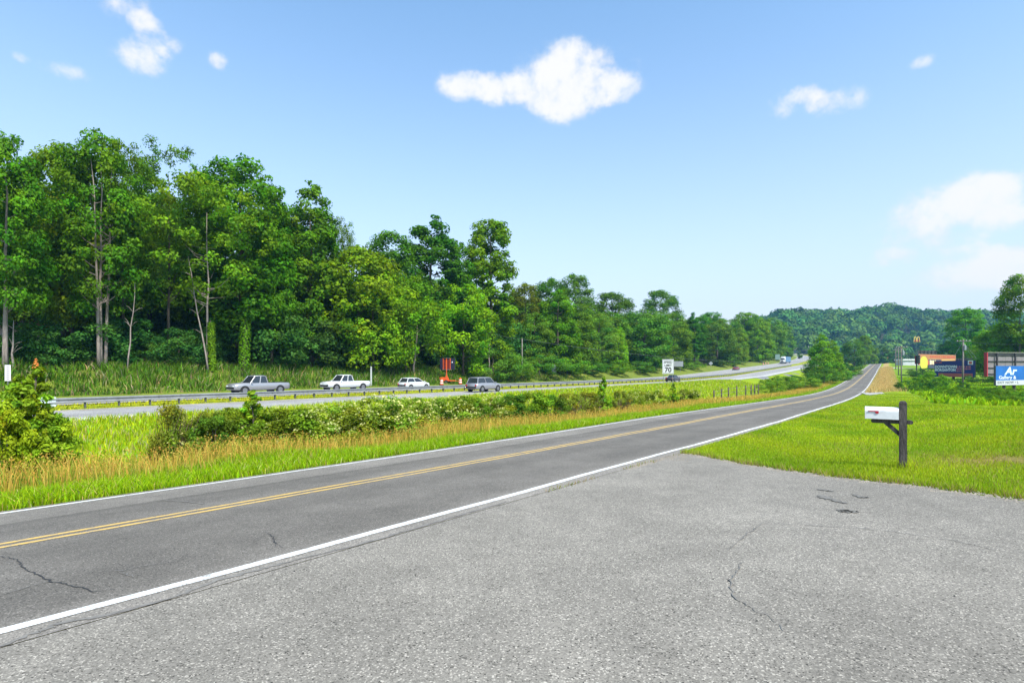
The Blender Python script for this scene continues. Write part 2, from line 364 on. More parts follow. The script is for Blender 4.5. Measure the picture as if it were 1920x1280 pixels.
def groundmat():
    m = bpy.data.materials.new('grassy_ground'); m.use_nodes = True; N = NT(m.node_tree); b = N.n['Principled BSDF']
    b.inputs['Roughness'].default_value = .95; b.inputs['Specular IOR Level'].default_value = .1
    pos = N.new('ShaderNodeNewGeometry').outputs['Position']; at = N.new('ShaderNodeAttribute', attribute_name='Col').outputs['Color']
    a = N.ramp(N.noise(pos, 7.0, 6, .7), [(.3, g(.62)), (.7, g(1.25))])
    c = N.ramp(N.noise(pos, .45, 5, .6), [(.3, (.82, .9, .9)), (.7, (1.15, 1.08, 1.0))])
    d = N.ramp(N.noise(pos, 45., 3, .7), [(.3, g(.7)), (.7, g(1.2))])
    base = N.mix(1.0, N.mix(1.0, N.mix(1.0, at, a, 'MULTIPLY'), c, 'MULTIPLY'), d, 'MULTIPLY')
    N.l.new(base, b.inputs['Base Color'])
    N.l.new(N.new('ShaderNodeBump', {'Strength': .8, 'Distance': .06, 'Height': N.noise(pos, 14., 5, .7)}).outputs[0], b.inputs['Normal'])
    return m
GROUND = groundmat()

# ------------------------------------------------------------------ ground, roads, markings
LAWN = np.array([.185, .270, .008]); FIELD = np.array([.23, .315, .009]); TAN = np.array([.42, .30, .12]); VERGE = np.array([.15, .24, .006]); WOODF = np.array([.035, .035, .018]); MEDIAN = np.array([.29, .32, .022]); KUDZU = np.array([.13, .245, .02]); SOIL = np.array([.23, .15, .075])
def smooth(a, b, x):
    k = np.clip((x - a) / (b - a), 0, 1); return k * k * (3 - 2 * k)
def edge_t(u):      # where the asphalt apron ends along the lawn
    return np.interp(-u, EU, ET)
_ep = np.array([pick(*p) for p in ((1285, 851), (1340, 860), (1400, 872), (1470, 882), (1560, 894), (1700, 911), (1800, 923), (1915, 936))])
_et, _eu = tu(_ep[:, 0], _ep[:, 1])
EU = np.r_[3.5, np.maximum.accumulate(-_eu), 14, 30]; ET = np.r_[_et[0], _et, _et[-1] - 1.6, _et[-1] - 4]
gt = np.concatenate([[-300, -200, -120, -70, -40, -25], np.arange(-14, 60, .8), np.arange(60, 200, 4), np.arange(200, 500, 10), np.arange(500, 1400, 24), np.arange(1400, 3001, 200)])
cols = [-3000, -1600, -900, -600, -420, -300, -220, -160, -120, -95, -75, -60, -50] + list(np.arange(-44, -24, 2.)) + list(np.arange(-24, -12, 1.)) + list(np.arange(-12, -3.6, .6)) + [-3.5, 0, 3.2]
left = list(np.linspace(0, 1, 34)[1:])
rail_off = [ENEAR + 2, 0 - 4, 0, 2, EF1, 8, 12, EF2, EF2 + 1.2, EF2 + 2.5, EF2 + 5, EF2 + 7.5, EF2 + 12, EF2 + 20, EF2 + 30, EF2 + 50, EF2 + 90, EF2 + 150, EF2 + 300, EF2 + 600, 1200, 2900]
TT = np.repeat(gt[:, None], len(cols) + len(left) + len(rail_off), 1)
un_ = urail(gt) + ENEAR
UU = np.concatenate([np.repeat(np.array(cols)[None], len(gt), 0), 3.2 + np.array(left)[None] * (un_ - 3.2)[:, None], urail(gt)[:, None] + np.array(rail_off)[None]], 1)
GX, GY = xy(TT.ravel(), UU.ravel()); GX = np.asarray(GX); GY = np.asarray(GY)
GZ = zg(TT.ravel(), UU.ravel())
tr_, ur_ = TT.ravel(), UU.ravel(); un2 = urail(tr_) + ENEAR; rr = ur_ - urail(tr_)
under = ((ur_ >= -3.51) & (ur_ <= 3.21)) | ((rr >= ENEAR - .01) & (rr <= -.9)) | ((rr >= EF1 - .01) & (rr <= EF2 + .01)) | ((ur_ < -3.4) & (ur_ > -31) & (tr_ < edge_t(ur_) + .05) & (tr_ > -26))
GZ = GZ - np.where(under & (tr_ < 790), .07, 0)
wn = .5 + .5 * np.sin(GX * 1.1 + 2 * np.sin(GY * .37)) * np.sin(GY * .9 + np.sin(GX * .5))
cl = np.repeat(FIELD[None], len(tr_), 0)
def blend(c, w): global cl; cl = cl * (1 - w[:, None]) + c * w[:, None]
blend(LAWN, ((ur_ < -3.4) & (tr_ < 45)) * 1.0)
blend(VERGE, smooth(3.1, 3.3, ur_) * (1 - smooth(4.6, 5.6, ur_)))
blend(TAN * .8, smooth(5.0, 6.0, ur_) * (1 - smooth(8, 10, ur_)) * .8)
blend(TAN, (1 - smooth(-5.0, -4.2, ur_)) * smooth(-8, -6.8, ur_) * smooth(95, 104, tr_))
blend(KUDZU, (ur_ < -9) * smooth(36, 60, tr_) * .6)
blend(MEDIAN, ((rr > -1.4) & (rr < EF1 + .2)) * 1.0)
blend(np.array([.16, .20, .03]), smooth(EF2, EF2 + 1, rr))
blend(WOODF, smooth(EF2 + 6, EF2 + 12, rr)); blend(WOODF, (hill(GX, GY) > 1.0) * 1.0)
nr, nc = TT.shape
idx = np.arange(nr * nc).reshape(nr, nc)
Fq = np.stack([idx[:-1, :-1], idx[:-1, 1:], idx[1:, 1:], idx[1:, :-1]], -1).reshape(-1, 4)[:, ::-1]
_sp = pick(1890, 864); ST0, SU0 = (float(v[0]) for v in tu(_sp[0], _sp[1]))
w_ = np.exp(-(((tr_ - ST0) / .9) ** 2 + ((ur_ - SU0) / 1.1) ** 2)) * (.25 + .75 * wn); blend(SOIL, np.clip(w_ * 1.2, 0, 1))
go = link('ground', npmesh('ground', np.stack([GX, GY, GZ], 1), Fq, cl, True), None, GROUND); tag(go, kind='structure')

ST = np.concatenate([np.arange(-60, -14, 3.), np.arange(-14, 60, .8), np.arange(60, 200, 4), np.arange(200, 500, 10)])
def strip(name, ua, ub, lift, material, parent=None, T=None, kind=None, n=1, zfun=None):
    """a sheet along the road between offsets ua(t) and ub(t)"""
    T = ST if T is None else T
    ua = ua(T) if callable(ua) else np.full_like(T, ua); ub = ub(T) if callable(ub) else np.full_like(T, ub)
    f = np.linspace(0, 1, n + 1); Ug = ua[:, None] + (ub - ua)[:, None] * f; Tg = np.repeat(T[:, None], n + 1, 1)
    x, y = xy(Tg.ravel(), Ug.ravel()); z = zg(Tg.ravel(), Ug.ravel(), False) + lift
    ix = np.arange(len(T) * (n + 1)).reshape(len(T), n + 1)
    Fc = np.stack([ix[:-1, :-1], ix[:-1, 1:], ix[1:, 1:], ix[1:, :-1]], -1).reshape(-1, 4)[:, ::-1]
    o = link(name, npmesh(name, np.stack([x, y, z], 1), Fc, None, True, np.stack([Tg.ravel(), Ug.ravel()], 1)), parent, material)
    if kind: o['kind'] = kind
    return o
road = strip('frontage_road', -3.5, 3.2, .0, ROADM, kind='structure', n=2)
jit = lambda s, a: (lambda T: a + .012 * np.sin(T * 1.7 + s) + .010 * np.sin(T * .61 + s * 2))
strip('edge_line', jit(1, -3.262), jit(1.2, -3.14), .004, PWHITE, road)
strip('edge_line', jit(3, 2.85), jit(3.2, 2.96), .004, PWHITE, road)
strip('centre_line', jit(5, .07), jit(5.1, .17), .004, PYEL, road); strip('centre_line', jit(6, -.17), jit(6.1, -.07), .004, PYEL, road)
HT = np.concatenate([np.arange(-120, 200, 5.), np.arange(200, 780, 10.)])
hw1 = strip('highway_carriageway', lambda t: urail(t) + ENEAR, lambda t: urail(t) - .9, .0, HWAY, T=HT, kind='structure', n=3)
hw2 = strip('highway_carriageway', lambda t: urail(t) + EF1, lambda t: urail(t) + EF2, .0, HWAY, T=HT, kind='structure', n=3)
strip('edge_line', lambda t: urail(t) + ENEAR + 2.4, lambda t: urail(t) + ENEAR + 2.55, .006, PWHITE, hw1, T=HT); strip('edge_line', lambda t: urail(t) - 2.1, lambda t: urail(t) - 1.95, .006, PYEL, hw1, T=HT)
strip('edge_line', lambda t: urail(t) + EF1 + .9, lambda t: urail(t) + EF1 + 1.05, .006, PYEL, hw2, T=HT); strip('edge_line', lambda t: urail(t) + EF2 - 2.6, lambda t: urail(t) + EF2 - 2.45, .006, PWHITE, hw2, T=HT)
for t0 in np.arange(0, 180, 12.2):
    Td = np.array([t0, t0 + 1.5, t0 + 3.05])
    strip('lane_dash', lambda t: urail(t) - 5.7, lambda t: urail(t) - 5.58, .006, PWHITE, hw1, T=Td)
    strip('lane_dash', lambda t: urail(t) + EF1 + 4.6, lambda t: urail(t) + EF1 + 4.72, .006, PWHITE, hw2, T=Td)
strip('shoulder', lambda t: urail(t) + ENEAR + .02, lambda t: urail(t) + ENEAR + 1.7, .004, mat('pale_shoulder', (.46, .45, .43), .9, vary=.08, vscale=.6), hw1, T=HT)
# exit lane that peels off the near carriageway, darker asphalt
RAMPM = asphalt('ramp_asphalt', (.15, .15, .155), (.22, .22, .225), 30.)
rt = np.arange(100, 330, 5.)
strip('exit_ramp', lambda t: urail(t) + ENEAR - np.interp(t, [100, 150, 220, 330], [.05, 3.2, 4.5, 9]), lambda t: urail(t) + ENEAR - np.interp(t, [100, 220, 330], [.0, .0, 4.5]), .03, RAMPM, T=rt, kind='structure', n=2)
# asphalt apron in front of the camera
ua = np.concatenate([np.linspace(-3.5, -9, 12), np.linspace(-9.6, -30, 14)]); fa = np.concatenate([np.linspace(0, .72, 20), np.linspace(.74, 1, 10)])
Ua = np.repeat(ua[:, None], len(fa), 1); te = edge_t(ua) + .05 * np.sin(ua * 9) + .03 * np.sin(ua * 23); Ta = -25 + (te + 25)[:, None] * fa[None]
x, y = xy(Ta.ravel(), Ua.ravel()); za = zg(Ta.ravel(), Ua.ravel(), False) - .004
ix = np.arange(Ua.size).reshape(Ua.shape); Fa = np.stack([ix[:-1, :-1], ix[:-1, 1:], ix[1:, 1:], ix[1:, :-1]], -1).reshape(-1, 4)
ap = link('parking_apron', npmesh('parking_apron', np.stack([x, y, za], 1), Fa, None, True), None, APRON); ap['kind'] = 'structure'

def ribbon(name, pix, wid, material, parent, lift=.006, wob=.009, steps=9):
    """a crack or tar seam drawn through photo pixels on the pavement"""
    P = np.array([pick(*p)[:2] for p in pix]); L = np.r_[0, np.cumsum(np.hypot(*np.diff(P, axis=0).T))]
    s = np.linspace(0, L[-1], max(4, int(steps * (len(pix) - 1)))); Q = np.stack([np.interp(s, L, P[:, 0]), np.interp(s, L, P[:, 1])], 1)
    Q[1:-1] += rng.normal(0, wob, (len(Q) - 2, 2)); d = np.gradient(Q, axis=0); d /= np.linalg.norm(d, axis=1)[:, None] + 1e-9
    n = np.stack([-d[:, 1], d[:, 0]], 1); w = wid * rng.uniform(.35, 1.2, len(Q)) * np.sin(np.linspace(.15, math.pi - .15, len(Q))) ** .4
    A = Q + n * w[:, None] / 2; B = Q - n * w[:, None] / 2; V2 = np.concatenate([A, B]); t, u = tu(V2[:, 0], V2[:, 1])
    z = zg(t, u, False) + lift; k = len(Q); Fc = [(i, i + 1, k + i + 1, k + i) for i in range(k - 1)]
    return link(name, npmesh(name, np.c_[V2, z], np.array(Fc)), parent, material)
ribbon('crack', [(0, 1043), (38, 1052), (46, 1072), (95, 1094), (150, 1102), (172, 1110), (215, 1112)], .013, TAR, road)
ribbon('crack', [(0, 1120), (60, 1104), (98, 1095)], .012, TARG, road)
ribbon('crack', [(498, 1000), (512, 1006), (516, 1018), (530, 1030)], .011, TAR, road)
ribbon('crack', [(195, 1075), (235, 1070), (260, 1068), (330, 1056)], .012, TARG, road); ribbon('crack', [(225, 1072), (236, 1080), (252, 1086)], .012, TARG, road)
ribbon('crack', [(300, 939), (350, 941), (385, 945)], .03, TARG, road); ribbon('crack', [(940, 905), (1000, 893), (1060, 886)], .012, TARG, road)
ribbon('crack', [(620, 942), (660, 948), (700, 950)], .012, TARG, road)
for a in ([(0, 1212), (110, 1178), (200, 1154), (330, 1120)], [(330, 1120), (400, 1094), (470, 1076), (560, 1052)], [(560, 1052), (680, 1022), (800, 985), (950, 943)]):
    ribbon('tar_seam', a, .06, TARG, ap, .004, .012)
ribbon('crack', [(1430, 981), (1500, 986), (1560, 990), (1680, 1000), (1790, 1016), (1915, 1046)], .013, TARG, ap, .004, .012)
ribbon('crack', [(1430, 982), (1400, 1005), (1365, 1035)], .011, TARG, ap, .004, .01); ribbon('crack', [(1395, 1058), (1368, 1090), (1375, 1120), (1440, 1165), (1470, 1185)], .010, TARG, ap, .004, .01)
STAIN = mat('faint_stain', (.155, .145, .130), .9, vary=.25, vscale=20)
for p, w in (((1548, 921), .05), ((1552, 934), .09), ((1574, 943), .05), ((1615, 932), .05), ((1590, 959), .10)):
    ribbon('stain', [(p[0] - 15, p[1] - 3), (p[0], p[1]), (p[0] + 15, p[1] + 3)], w * 1.7, STAIN, ap, .004, .012, 8)
# grit along the apron's edge and loose chips on it
GRIT = mat('grit', (.24, .21, .17), .95, vary=.3)
def chips(name, P, r, material, parent, kind='stuff'):
    V = []; Fc = []
    for (x, y, z), s in zip(P, r):
        b = len(V); a = random.uniform(0, 6.28)
        for k in range(4): V.append((x + math.cos(a + k * 1.57) * s * random.uniform(.7, 1.2), y + math.sin(a + k * 1.57) * s * random.uniform(.7, 1.2), z - .003))
        V.append((x, y, z + s * .8)); Fc += [(b, b + 1, b + 4), (b + 1, b + 2, b + 4), (b + 2, b + 3, b + 4), (b + 3, b, b + 4)]
    o = link(name, npmesh(name, V, np.array(Fc)), parent, material); o['kind'] = kind; return o
m = 1500; uu = -rng.uniform(3.5, 9.5, m); tt = edge_t(uu) + rng.normal(.0, .10, m); chips('gravel', on(tt, uu, -.003), rng.uniform(.006, .02, m), GRIT, ap)
m = 700; tt = rng.uniform(8.5, 11.5, m); uu = -rng.uniform(3.42, 3.62, m) - .5 * rng.random(m) ** 2 * (tt > 10); chips('gravel', on(tt, uu, .0), rng.uniform(.005, .016, m), GRIT, ap)
cp = np.array([pick(px, py) for px, py in ((1224, 1050), (1520, 1070), (1543, 1081), (1366, 1088), (1255, 1131), (1789, 1117), (1654, 1142), (1770, 1116), (552, 1070), (309, 1272), (146, 1115), (1571, 975), (1588, 976), (1576, 981), (1798, 975), (1900, 986), (1660, 1215), (1600, 1220), (440, 1112), (900, 1010), (1240, 898), (1250, 900), (1165, 920))]); chips('pebble', cp, rng.uniform(.006, .013, len(cp)), BLACK, ap)

# ------------------------------------------------------------------ plants
def unit(v): return v / (np.linalg.norm(v, axis=-1, keepdims=True) + 1e-9)
def leaves(P, Nn, size, col, r, w=.62, fold=True):
    """diamond leaves at P facing Nn; returns vertices, quads, colours"""
    n = len(P); a = unit(np.cross(Nn, r.normal(size=(n, 3)))); b = np.cross(Nn, a); s = (size if np.ndim(size) else np.full(n, size))[:, None]
    V = np.stack([P - a * s, P - b * s * w + Nn * s * .15, P + a * s, P + b * s * w + Nn * s * .15], 1).reshape(-1, 3)
    return V, np.arange(4 * n).reshape(n, 4), np.repeat(col, 4, 0)
def crown_points(r, clumps, n, up=.35):
    """n leaf points spread over clump shells; clumps: (x,y,z,radius)"""
    w = clumps[:, 3] ** 2; k = r.choice(len(clumps), n, p=w / w.sum())
    d = unit(r.normal(size=(n, 3)) + np.array([0, 0, up])); q = r.random(n) ** .45
    P = clumps[k, :3] + d * (clumps[k, 3] * q)[:, None] * np.array([1, 1, .78])
    Nn = unit(d * .9 + np.array([0, 0, .45]) + r.normal(size=(n, 3)) * .55)
    return P, Nn, k, q
def prof(h, pts): return np.interp(h, [p[0] for p in pts], [p[1] for p in pts])
PROT = {}
def tree_mesh(key, seed, H, base, pts, n, leaf, trunk=.32, ncl=90, cr=1.4, col=(.06, .13, .012), cvar=.4, bark=None, multi=1, limbs=12, shell=.35, hollow=None):
    r = np.random.default_rng(seed); rd = random.Random(seed)
    h = np.empty(0)
    while len(h) < ncl:
        c = r.uniform(base, .985, ncl * 3); R_ = prof(c, pts); h = np.r_[h, c[r.random(len(c)) < (R_ / max(p[1] for p in pts) + .12)]]
    h = h[:ncl]; Rr = prof(h, pts); th = r.uniform(0, 2 * math.pi, ncl); rad = Rr * np.sqrt(r.uniform(shell, 1, ncl)) * (1 + .22 * np.sin(th * 3 + seed) * r.random(ncl))
    cz = h * H; crr = cr * r.uniform(.6, 1.35, ncl) * np.clip(Rr / (cr * 1.7), .45, 1.1)
    cl_ = np.stack([rad * np.cos(th), rad * np.sin(th), cz, crr], 1)
    P, Nn, k, q = crown_points(r, cl_, n)
    out = unit(P * np.array([1, 1, 0]) + 1e-6); Nn = unit(Nn + out * .35)
    tint = r.normal(1, cvar * .45, ncl)[k] * r.normal(1, cvar * .5, n); warm = r.normal(0, .12, ncl)[k] + r.normal(0, .1, n)
    c3 = np.array(col)[None] * np.clip(tint, .35, 2)[:, None] * np.stack([1 + warm, np.ones(n), 1 - warm * .6], 1); c3 = np.clip(c3, .003, .6)
    V, Q, cc = leaves(P, Nn, leaf * r.uniform(.55, 1.35, n), c3, r)
    cm_ = npmesh(key + '_crown', V, Q, cc)
    cm_.materials.append(LEAF)
    mb = MB()
    for mt in range(multi):
        ox, oy = (0, 0) if multi == 1 else ((mt - (multi - 1) / 2) * trunk * 2.6, rd.uniform(-.2, .2)); tp = []
        for i in range(8):
            f = i / 7; tp.append((ox * (1 + f * 2.2) + rd.uniform(-.12, .12) * f * 2, oy + rd.uniform(-.12, .12) * f * 2, -.4 + (H * .86 + .4) * f))
        mb.tube(tp, [trunk * (1.25 if i == 0 else 1 - .83 * i / 7) for i in range(8)], 8)
        for i in range(limbs):
            f = rd.uniform(max(base * .9, .1), .82); z0 = f * H * .86; px_ = tp[min(7, int(f * 7))]
            j = rd.randrange(ncl); tgt = cl_[np.argmin(abs(cl_[:, 2] - z0 - H * .08) + abs(cl_[:, 0] * math.sin(i * 2.4) - cl_[:, 1] * math.cos(i * 2.4)) * .3 + r.random(ncl))]
            mid = ((px_[0] + tgt[0]) / 2, (px_[1] + tgt[1]) / 2, (z0 + tgt[2]) / 2 - .3)
            r0 = trunk * (1 - .83 * f) * .5
            mb.tube([(px_[0], px_[1], z0), mid, tuple(tgt[:3])], [r0, r0 * .65, r0 * .25], 5, False)
    import bmesh
    tm = mb.mesh(key + '_trunk', True); tm.materials.append(bark or BARKD)
    PROT[key] = (cm_, tm, H)
    return PROT[key]
def plant(name, key, loc, height, wide=1.0, rz=None, label=None, cat='tree', group=None, tilt=0.0, stem='trunk', leafname='crown', crown_mat=None):
    cm_, tm, H = PROT[key]; s = height / H
    e = empty(name, loc, random.uniform(0, 6.28) if rz is None else rz, label, cat, group, (s * wide, s * wide, s)); e.rotation_euler[0] = tilt
    a = link(stem, tm, e); b = link(leafname, cm_, e)
    if crown_mat:
        b.material_slots[0].link = 'OBJECT'; b.material_slots[0].material = crown_mat
    return e
OAK = [(0, .2), (.18, 2.4), (.3, 4.3), (.5, 5.4), (.7, 5.2), (.86, 3.8), (1, .9)]
POP = [(0, .2), (.15, 2.8), (.3, 4.3), (.5, 4.3), (.7, 3.4), (.88, 2.0), (1, .4)]
CONE = [(0, 2.6), (.1, 4.4), (.3, 4.3), (.55, 3.2), (.8, 1.7), (1, .25)]
COLM = [(0, 1.6), (.1, 2.6), (.3, 3.3), (.6, 3.4), (.8, 3.1), (.92, 2.0), (1, .5)]
VASE = [(0, .2), (.25, 1.2), (.45, 3.6), (.65, 5.4), (.85, 5.6), (1, 2.6)]
VINE = [(0, 3.4), (.15, 4.0), (.4, 4.2), (.65, 3.6), (.85, 2.5), (1, .8)]
RND = [(0, 1.6), (.15, 3.2), (.4, 4.6), (.65, 4.6), (.85, 3.2), (1, .9)]
G1 = (.082, .195, .005); G2 = (.118, .245, .005); G3 = (.062, .158, .006); G4 = (.135, .270, .005); G5 = (.055, .155, .022)
tree_mesh('oak1', 11, 28, .26, OAK, 24750, 0.223, .36, 174, 1.26, G1, bark=BARK); tree_mesh('oak2', 12, 28, .2, OAK, 24750, 0.223, .4, 159, 1.34, G2)
tree_mesh('oak3', 13, 28, .22, OAK, 23100, 0.211, .38, 145, 1.43, G3)
tree_mesh('pop1', 21, 28, .16, POP, 23100, 0.211, .34, 174, 1.05, G1); tree_mesh('pop2', 22, 28, .2, POP, 21450, 0.211, .32, 159, 1.01, G3)
tree_mesh('col1', 31, 29, .04, COLM, 24750, 0.211, .36, 188, 0.97, G2); tree_mesh('col2', 32, 29, .05, COLM, 21450, 0.211, .34, 159, 1.01, G1)
tree_mesh('airy1', 41, 29, .30, VASE, 17325, 0.149, .26, 152, 0.97, (.085, .190, .007), limbs=20, shell=.1); tree_mesh('airy2', 42, 29, .34, VASE, 14850, 0.149, .24, 130, 0.92, (.080, .180, .010), limbs=20, shell=.1)
tree_mesh('triple', 43, 28, .24, OAK, 23100, 0.211, .24, 159, 1.26, G1, bark=BARK, multi=3)
tree_mesh('vine1', 51, 18, .0, VINE, 23100, 0.186, .3, 159, 1.05, G2, shell=.55); tree_mesh('vine2', 52, 18, .0, VINE, 21450, 0.186, .3, 145, 1.13, (.105, .225, .013), shell=.55); tree_mesh('vine3', 53, 18, .0, RND, 21450, 0.186, .3, 137, 1.22, (.095, .22, .018), shell=.55)
tree_mesh('round1', 61, 13, .06, RND, 16500, 0.174, .2, 116, 1.01, G4, limbs=14); tree_mesh('round2', 62, 13, .1, RND, 14850, 0.161, .18, 108, 0.92, G5); tree_mesh('round3', 63, 13, .08, RND, 14850, 0.167, .18, 101, 1.05, G2)
tree_mesh('light', 64, 16, .42, VASE, 10725, 0.136, .12, 101, 0.8, (.115, .245, .008), bark=BARK, limbs=16, shell=.1)
tree_mesh('under1', 71, 6, .0, RND, 8250, 0.136, .1, 72, 0.8, G5, limbs=6, shell=.3); tree_mesh('under2', 72, 6, .0, RND, 8250, 0.124, .1, 72, 0.76, (.085, .19, .016), limbs=6, shell=.3)
tree_mesh('cone', 82, 18, .0, CONE, 24000, .19, .3, 190, 1.15, (.135, .275, .006), shell=.45)
tree_mesh('far', 81, 20, .05, RND, 3500, 0.55, .3, 45, 1.7, (.075, .17, .02), limbs=4)

ORD = 'first second third fourth fifth sixth seventh eighth ninth tenth eleventh twelfth thirteenth fourteenth fifteenth sixteenth seventeenth eighteenth nineteenth twentieth'.split()
ORD += ['twenty-' + w for w in ORD[:9]] + ['thirtieth'] + ['thirty-' + w for w in ORD[:9]]
uedge = lambda o: (lambda t: urail(t) + EF2 + o)
def tree_at(px, top, off, key, name, label, wide=1.0, group=None, cmat=None, rz=None, cat='tree'):
    t, u = at_u(px, uedge(off)); p = on(t, u)[0]; ztop = H0 + (YH - top) / F * p[1]
    return plant(name, key, p, max(3., ztop - p[2]), wide, rz, label, cat, group, crown_mat=cmat)
L_WARM = leafmat('leaf_warm', (1.08, 1.0, .8)); L_LIME = leafmat('leaf_lime', (1.45, 1.3, .9)); L_DARK = leafmat('leaf_dark', (.72, .8, .95)); L_RUST = leafmat('leaf_rust', (1.6, .92, .9)); L_BLUE = leafmat('leaf_blue', (.85, 1.0, 1.7))
front = [
    (12, 243, 7.5, 'oak1', 'oak_tree', 'tall oak with a thick pale bare trunk beside the white paddle sign', .8, None),
    (118, 262, 14, 'oak2', 'oak_tree', 'broad leafy oak between the thick pale trunk and the triple-stemmed tree', .85, None),
    (187, 240, 9, 'triple', 'maple_tree', 'tall maple rising on three pale trunks from the cane bank', .8, None),
    (228, 262, 15, 'airy1', 'locust_tree', 'tall airy locust with dark twisting limbs behind the triple-stemmed maple', .8, None),
    (318, 268, 12, 'airy2', 'locust_tree', 'feathery high-topped locust beside the pale leaning snag', .85, None),
    (392, 352, 7.5, 'light', 'locust_tree', 'slim yellow-green sapling tree with a thin pale stem behind the first pickup', 1.0, None),
    (452, 288, 11, 'oak2', 'oak_tree', 'big round-headed dark green oak with ivy on its trunk above the cane', 1.2, L_DARK),
    (508, 345, 9, 'pop1', 'tulip_poplar', 'tulip poplar with a bare pinkish trunk foot above the cane', .75, None),
    (585, 337, 11, 'pop1', 'tulip_poplar', 'conical tulip poplar with sky gaps beside the big round-headed oak', 1.05, None),
    (640, 408, 16, 'airy1', 'locust_tree', 'thin olive treetop showing past the conical poplar', .6, L_WARM),
    (672, 470, 9, 'round1', 'hickory_tree', 'bright green hickory standing lower between poplars over the white marker post', 1.2, None),
    (735, 432, 15, 'oak3', 'oak_tree', 'dark loose-topped oak behind the bright saplings left of the message board', 1.2, None),
    (808, 397, 12, 'pop2', 'tulip_poplar', 'pointed dark tulip poplar towering above the orange message board', 1.35, None),
    (858, 452, 9, 'col2', 'tulip_poplar', 'slimmer poplar filling between the pointed one and the ivy column', 1.0, None),
    (920, 408, 8, 'col1', 'tulip_poplar', 'tall column-shaped poplar wrapped in bright ivy down its right side', 1.3, None),
    (868, 536, 5.5, 'round1', 'box_elder', 'bright lime rounded tree at the foot of the ivy-wrapped column', 1.0, L_LIME),
    (760, 520, 7, 'round3', 'box_elder', 'mid green round tree left of the message board', 1.1, None),
    (700, 512, 6.5, 'round1', 'box_elder', 'light green bushy tree above the white marker post', 1.0, None),
    (985, 530, 16, 'oak3', 'oak_tree', 'rusty-topped oak just right of the ivy-wrapped column', 1.15, L_RUST),
    (1028, 520, 24, 'oak3', 'oak_tree', 'small dark oak top poking up behind the rusty oak', 1.15, None),
    (1002, 585, 9, 'vine2', 'vine_draped_tree', 'dark vine-draped tree behind the bare pole', 1.3, None),
    (1045, 545, 8, 'vine1', 'vine_draped_tree', 'bright kudzu-draped spire above the small grey sign', 1.2, None),
    (1085, 568, 8, 'vine2', 'vine_draped_tree', 'kudzu-draped tree shouldering the bright spire', 1.2, None),
    (1078, 513, 24, 'oak3', 'oak_tree', 'tall ragged dark oak behind the kudzu spire', 1.2, None),
    (1148, 545, 22, 'oak3', 'oak_tree', 'broad dark oak behind the long kudzu wall', 1.6, None),
    (1122, 590, 8, 'vine3', 'vine_draped_tree', 'shaded green vine-draped tree before the broad dark oak', 1.25, None),
    (1160, 612, 6, 'vine1', 'vine_draped_tree', 'low lime kudzu mound tree left of the speed limit sign', .8, L_LIME),
    (1208, 580, 8, 'vine3', 'vine_draped_tree', 'wide bright kudzu dome left behind the speed limit sign', 1.69, None),
    (1238, 541, 22, 'oak3', 'oak_tree', 'round lone-topped oak standing highest behind the kudzu dome', 1.35, None),
    (1262, 586, 8, 'vine2', 'vine_draped_tree', 'kudzu-draped tree right behind the speed limit sign', 1.25, None),
    (1302, 584, 8, 'pop2', 'tulip_poplar', 'dark poplar between kudzu-draped trees past the speed limit sign', 1.4, None),
    (1335, 582, 16, 'oak2', 'oak_tree', 'small round bluish oak top past the dark poplar', 1.4, L_BLUE),
    (1345, 600, 7, 'vine3', 'vine_draped_tree', 'lime kudzu dome above the diamond sign', 1.44, None),
    (1395, 582, 13, 'oak2', 'oak_tree', 'broad oak above the highway bend', 1.5, None),
    (1385, 612, 7, 'vine2', 'vine_draped_tree', 'kudzu-draped tree beyond the lime dome', 1.12, L_LIME),
    (1420, 592, 8, 'vine1', 'vine_draped_tree', 'tall kudzu column before the highway bend', 1.19, None),
    (1446, 595, 8, 'vine2', 'vine_draped_tree', 'vine-draped tree above the lorry', 1.25, None),
    (1468, 603, 8, 'vine1', 'vine_draped_tree', 'last vine-draped tree at the end of the highway wood', 1.12, None),
]
for px, top, off, key, name, label, wide, cm2 in front: tree_at(px, top, off, key, name, label, wide, None, cm2)
keys = ['oak1', 'oak2', 'oak3', 'pop1', 'pop2', 'airy1', 'col2']
for k, px in enumerate(np.linspace(-30, 960, 26)):          # the wood behind the front row, kept lower than its outline
    top = np.interp(px, [-60, 0, 60, 260, 380, 450, 540, 600, 680, 730, 860, 960], [300, 290, 310, 320, 345, 340, 390, 410, 490, 470, 480, 520]) + rng.uniform(15, 60)
    tree_at(px + rng.uniform(-10, 10), top, rng.uniform(18, 34), keys[k % 7], 'forest_tree', 'tree of the deep wood seen only between the front trunks and crowns', 1.0, 'trees of the deep wood')
for k, px in enumerate(np.linspace(-20, 960, 22)):          # a further, lower row closes the wood
    tree_at(px + rng.uniform(-10, 10), np.interp(px, [0, 960], [400, 560]) + rng.uniform(-10, 30), rng.uniform(42, 60), 'vine3' if k % 2 else 'vine2', 'forest_tree', 'tree of the deep wood seen only between the front trunks and crowns', 1.5, 'trees of the deep wood')
for k, px in enumerate(np.linspace(980, 1472, 24)):
    tree_at(px, np.interp(px, [980, 1100, 1190, 1300, 1400, 1475], [560, 570, 586, 590, 590, 612]) + rng.uniform(0, 14), rng.uniform(14, 28), ['vine3', 'oak3', 'vine2'][k % 3], 'forest_tree', 'tree filling in behind the kudzu-draped front row', 1.45, 'trees behind the kudzu wall')
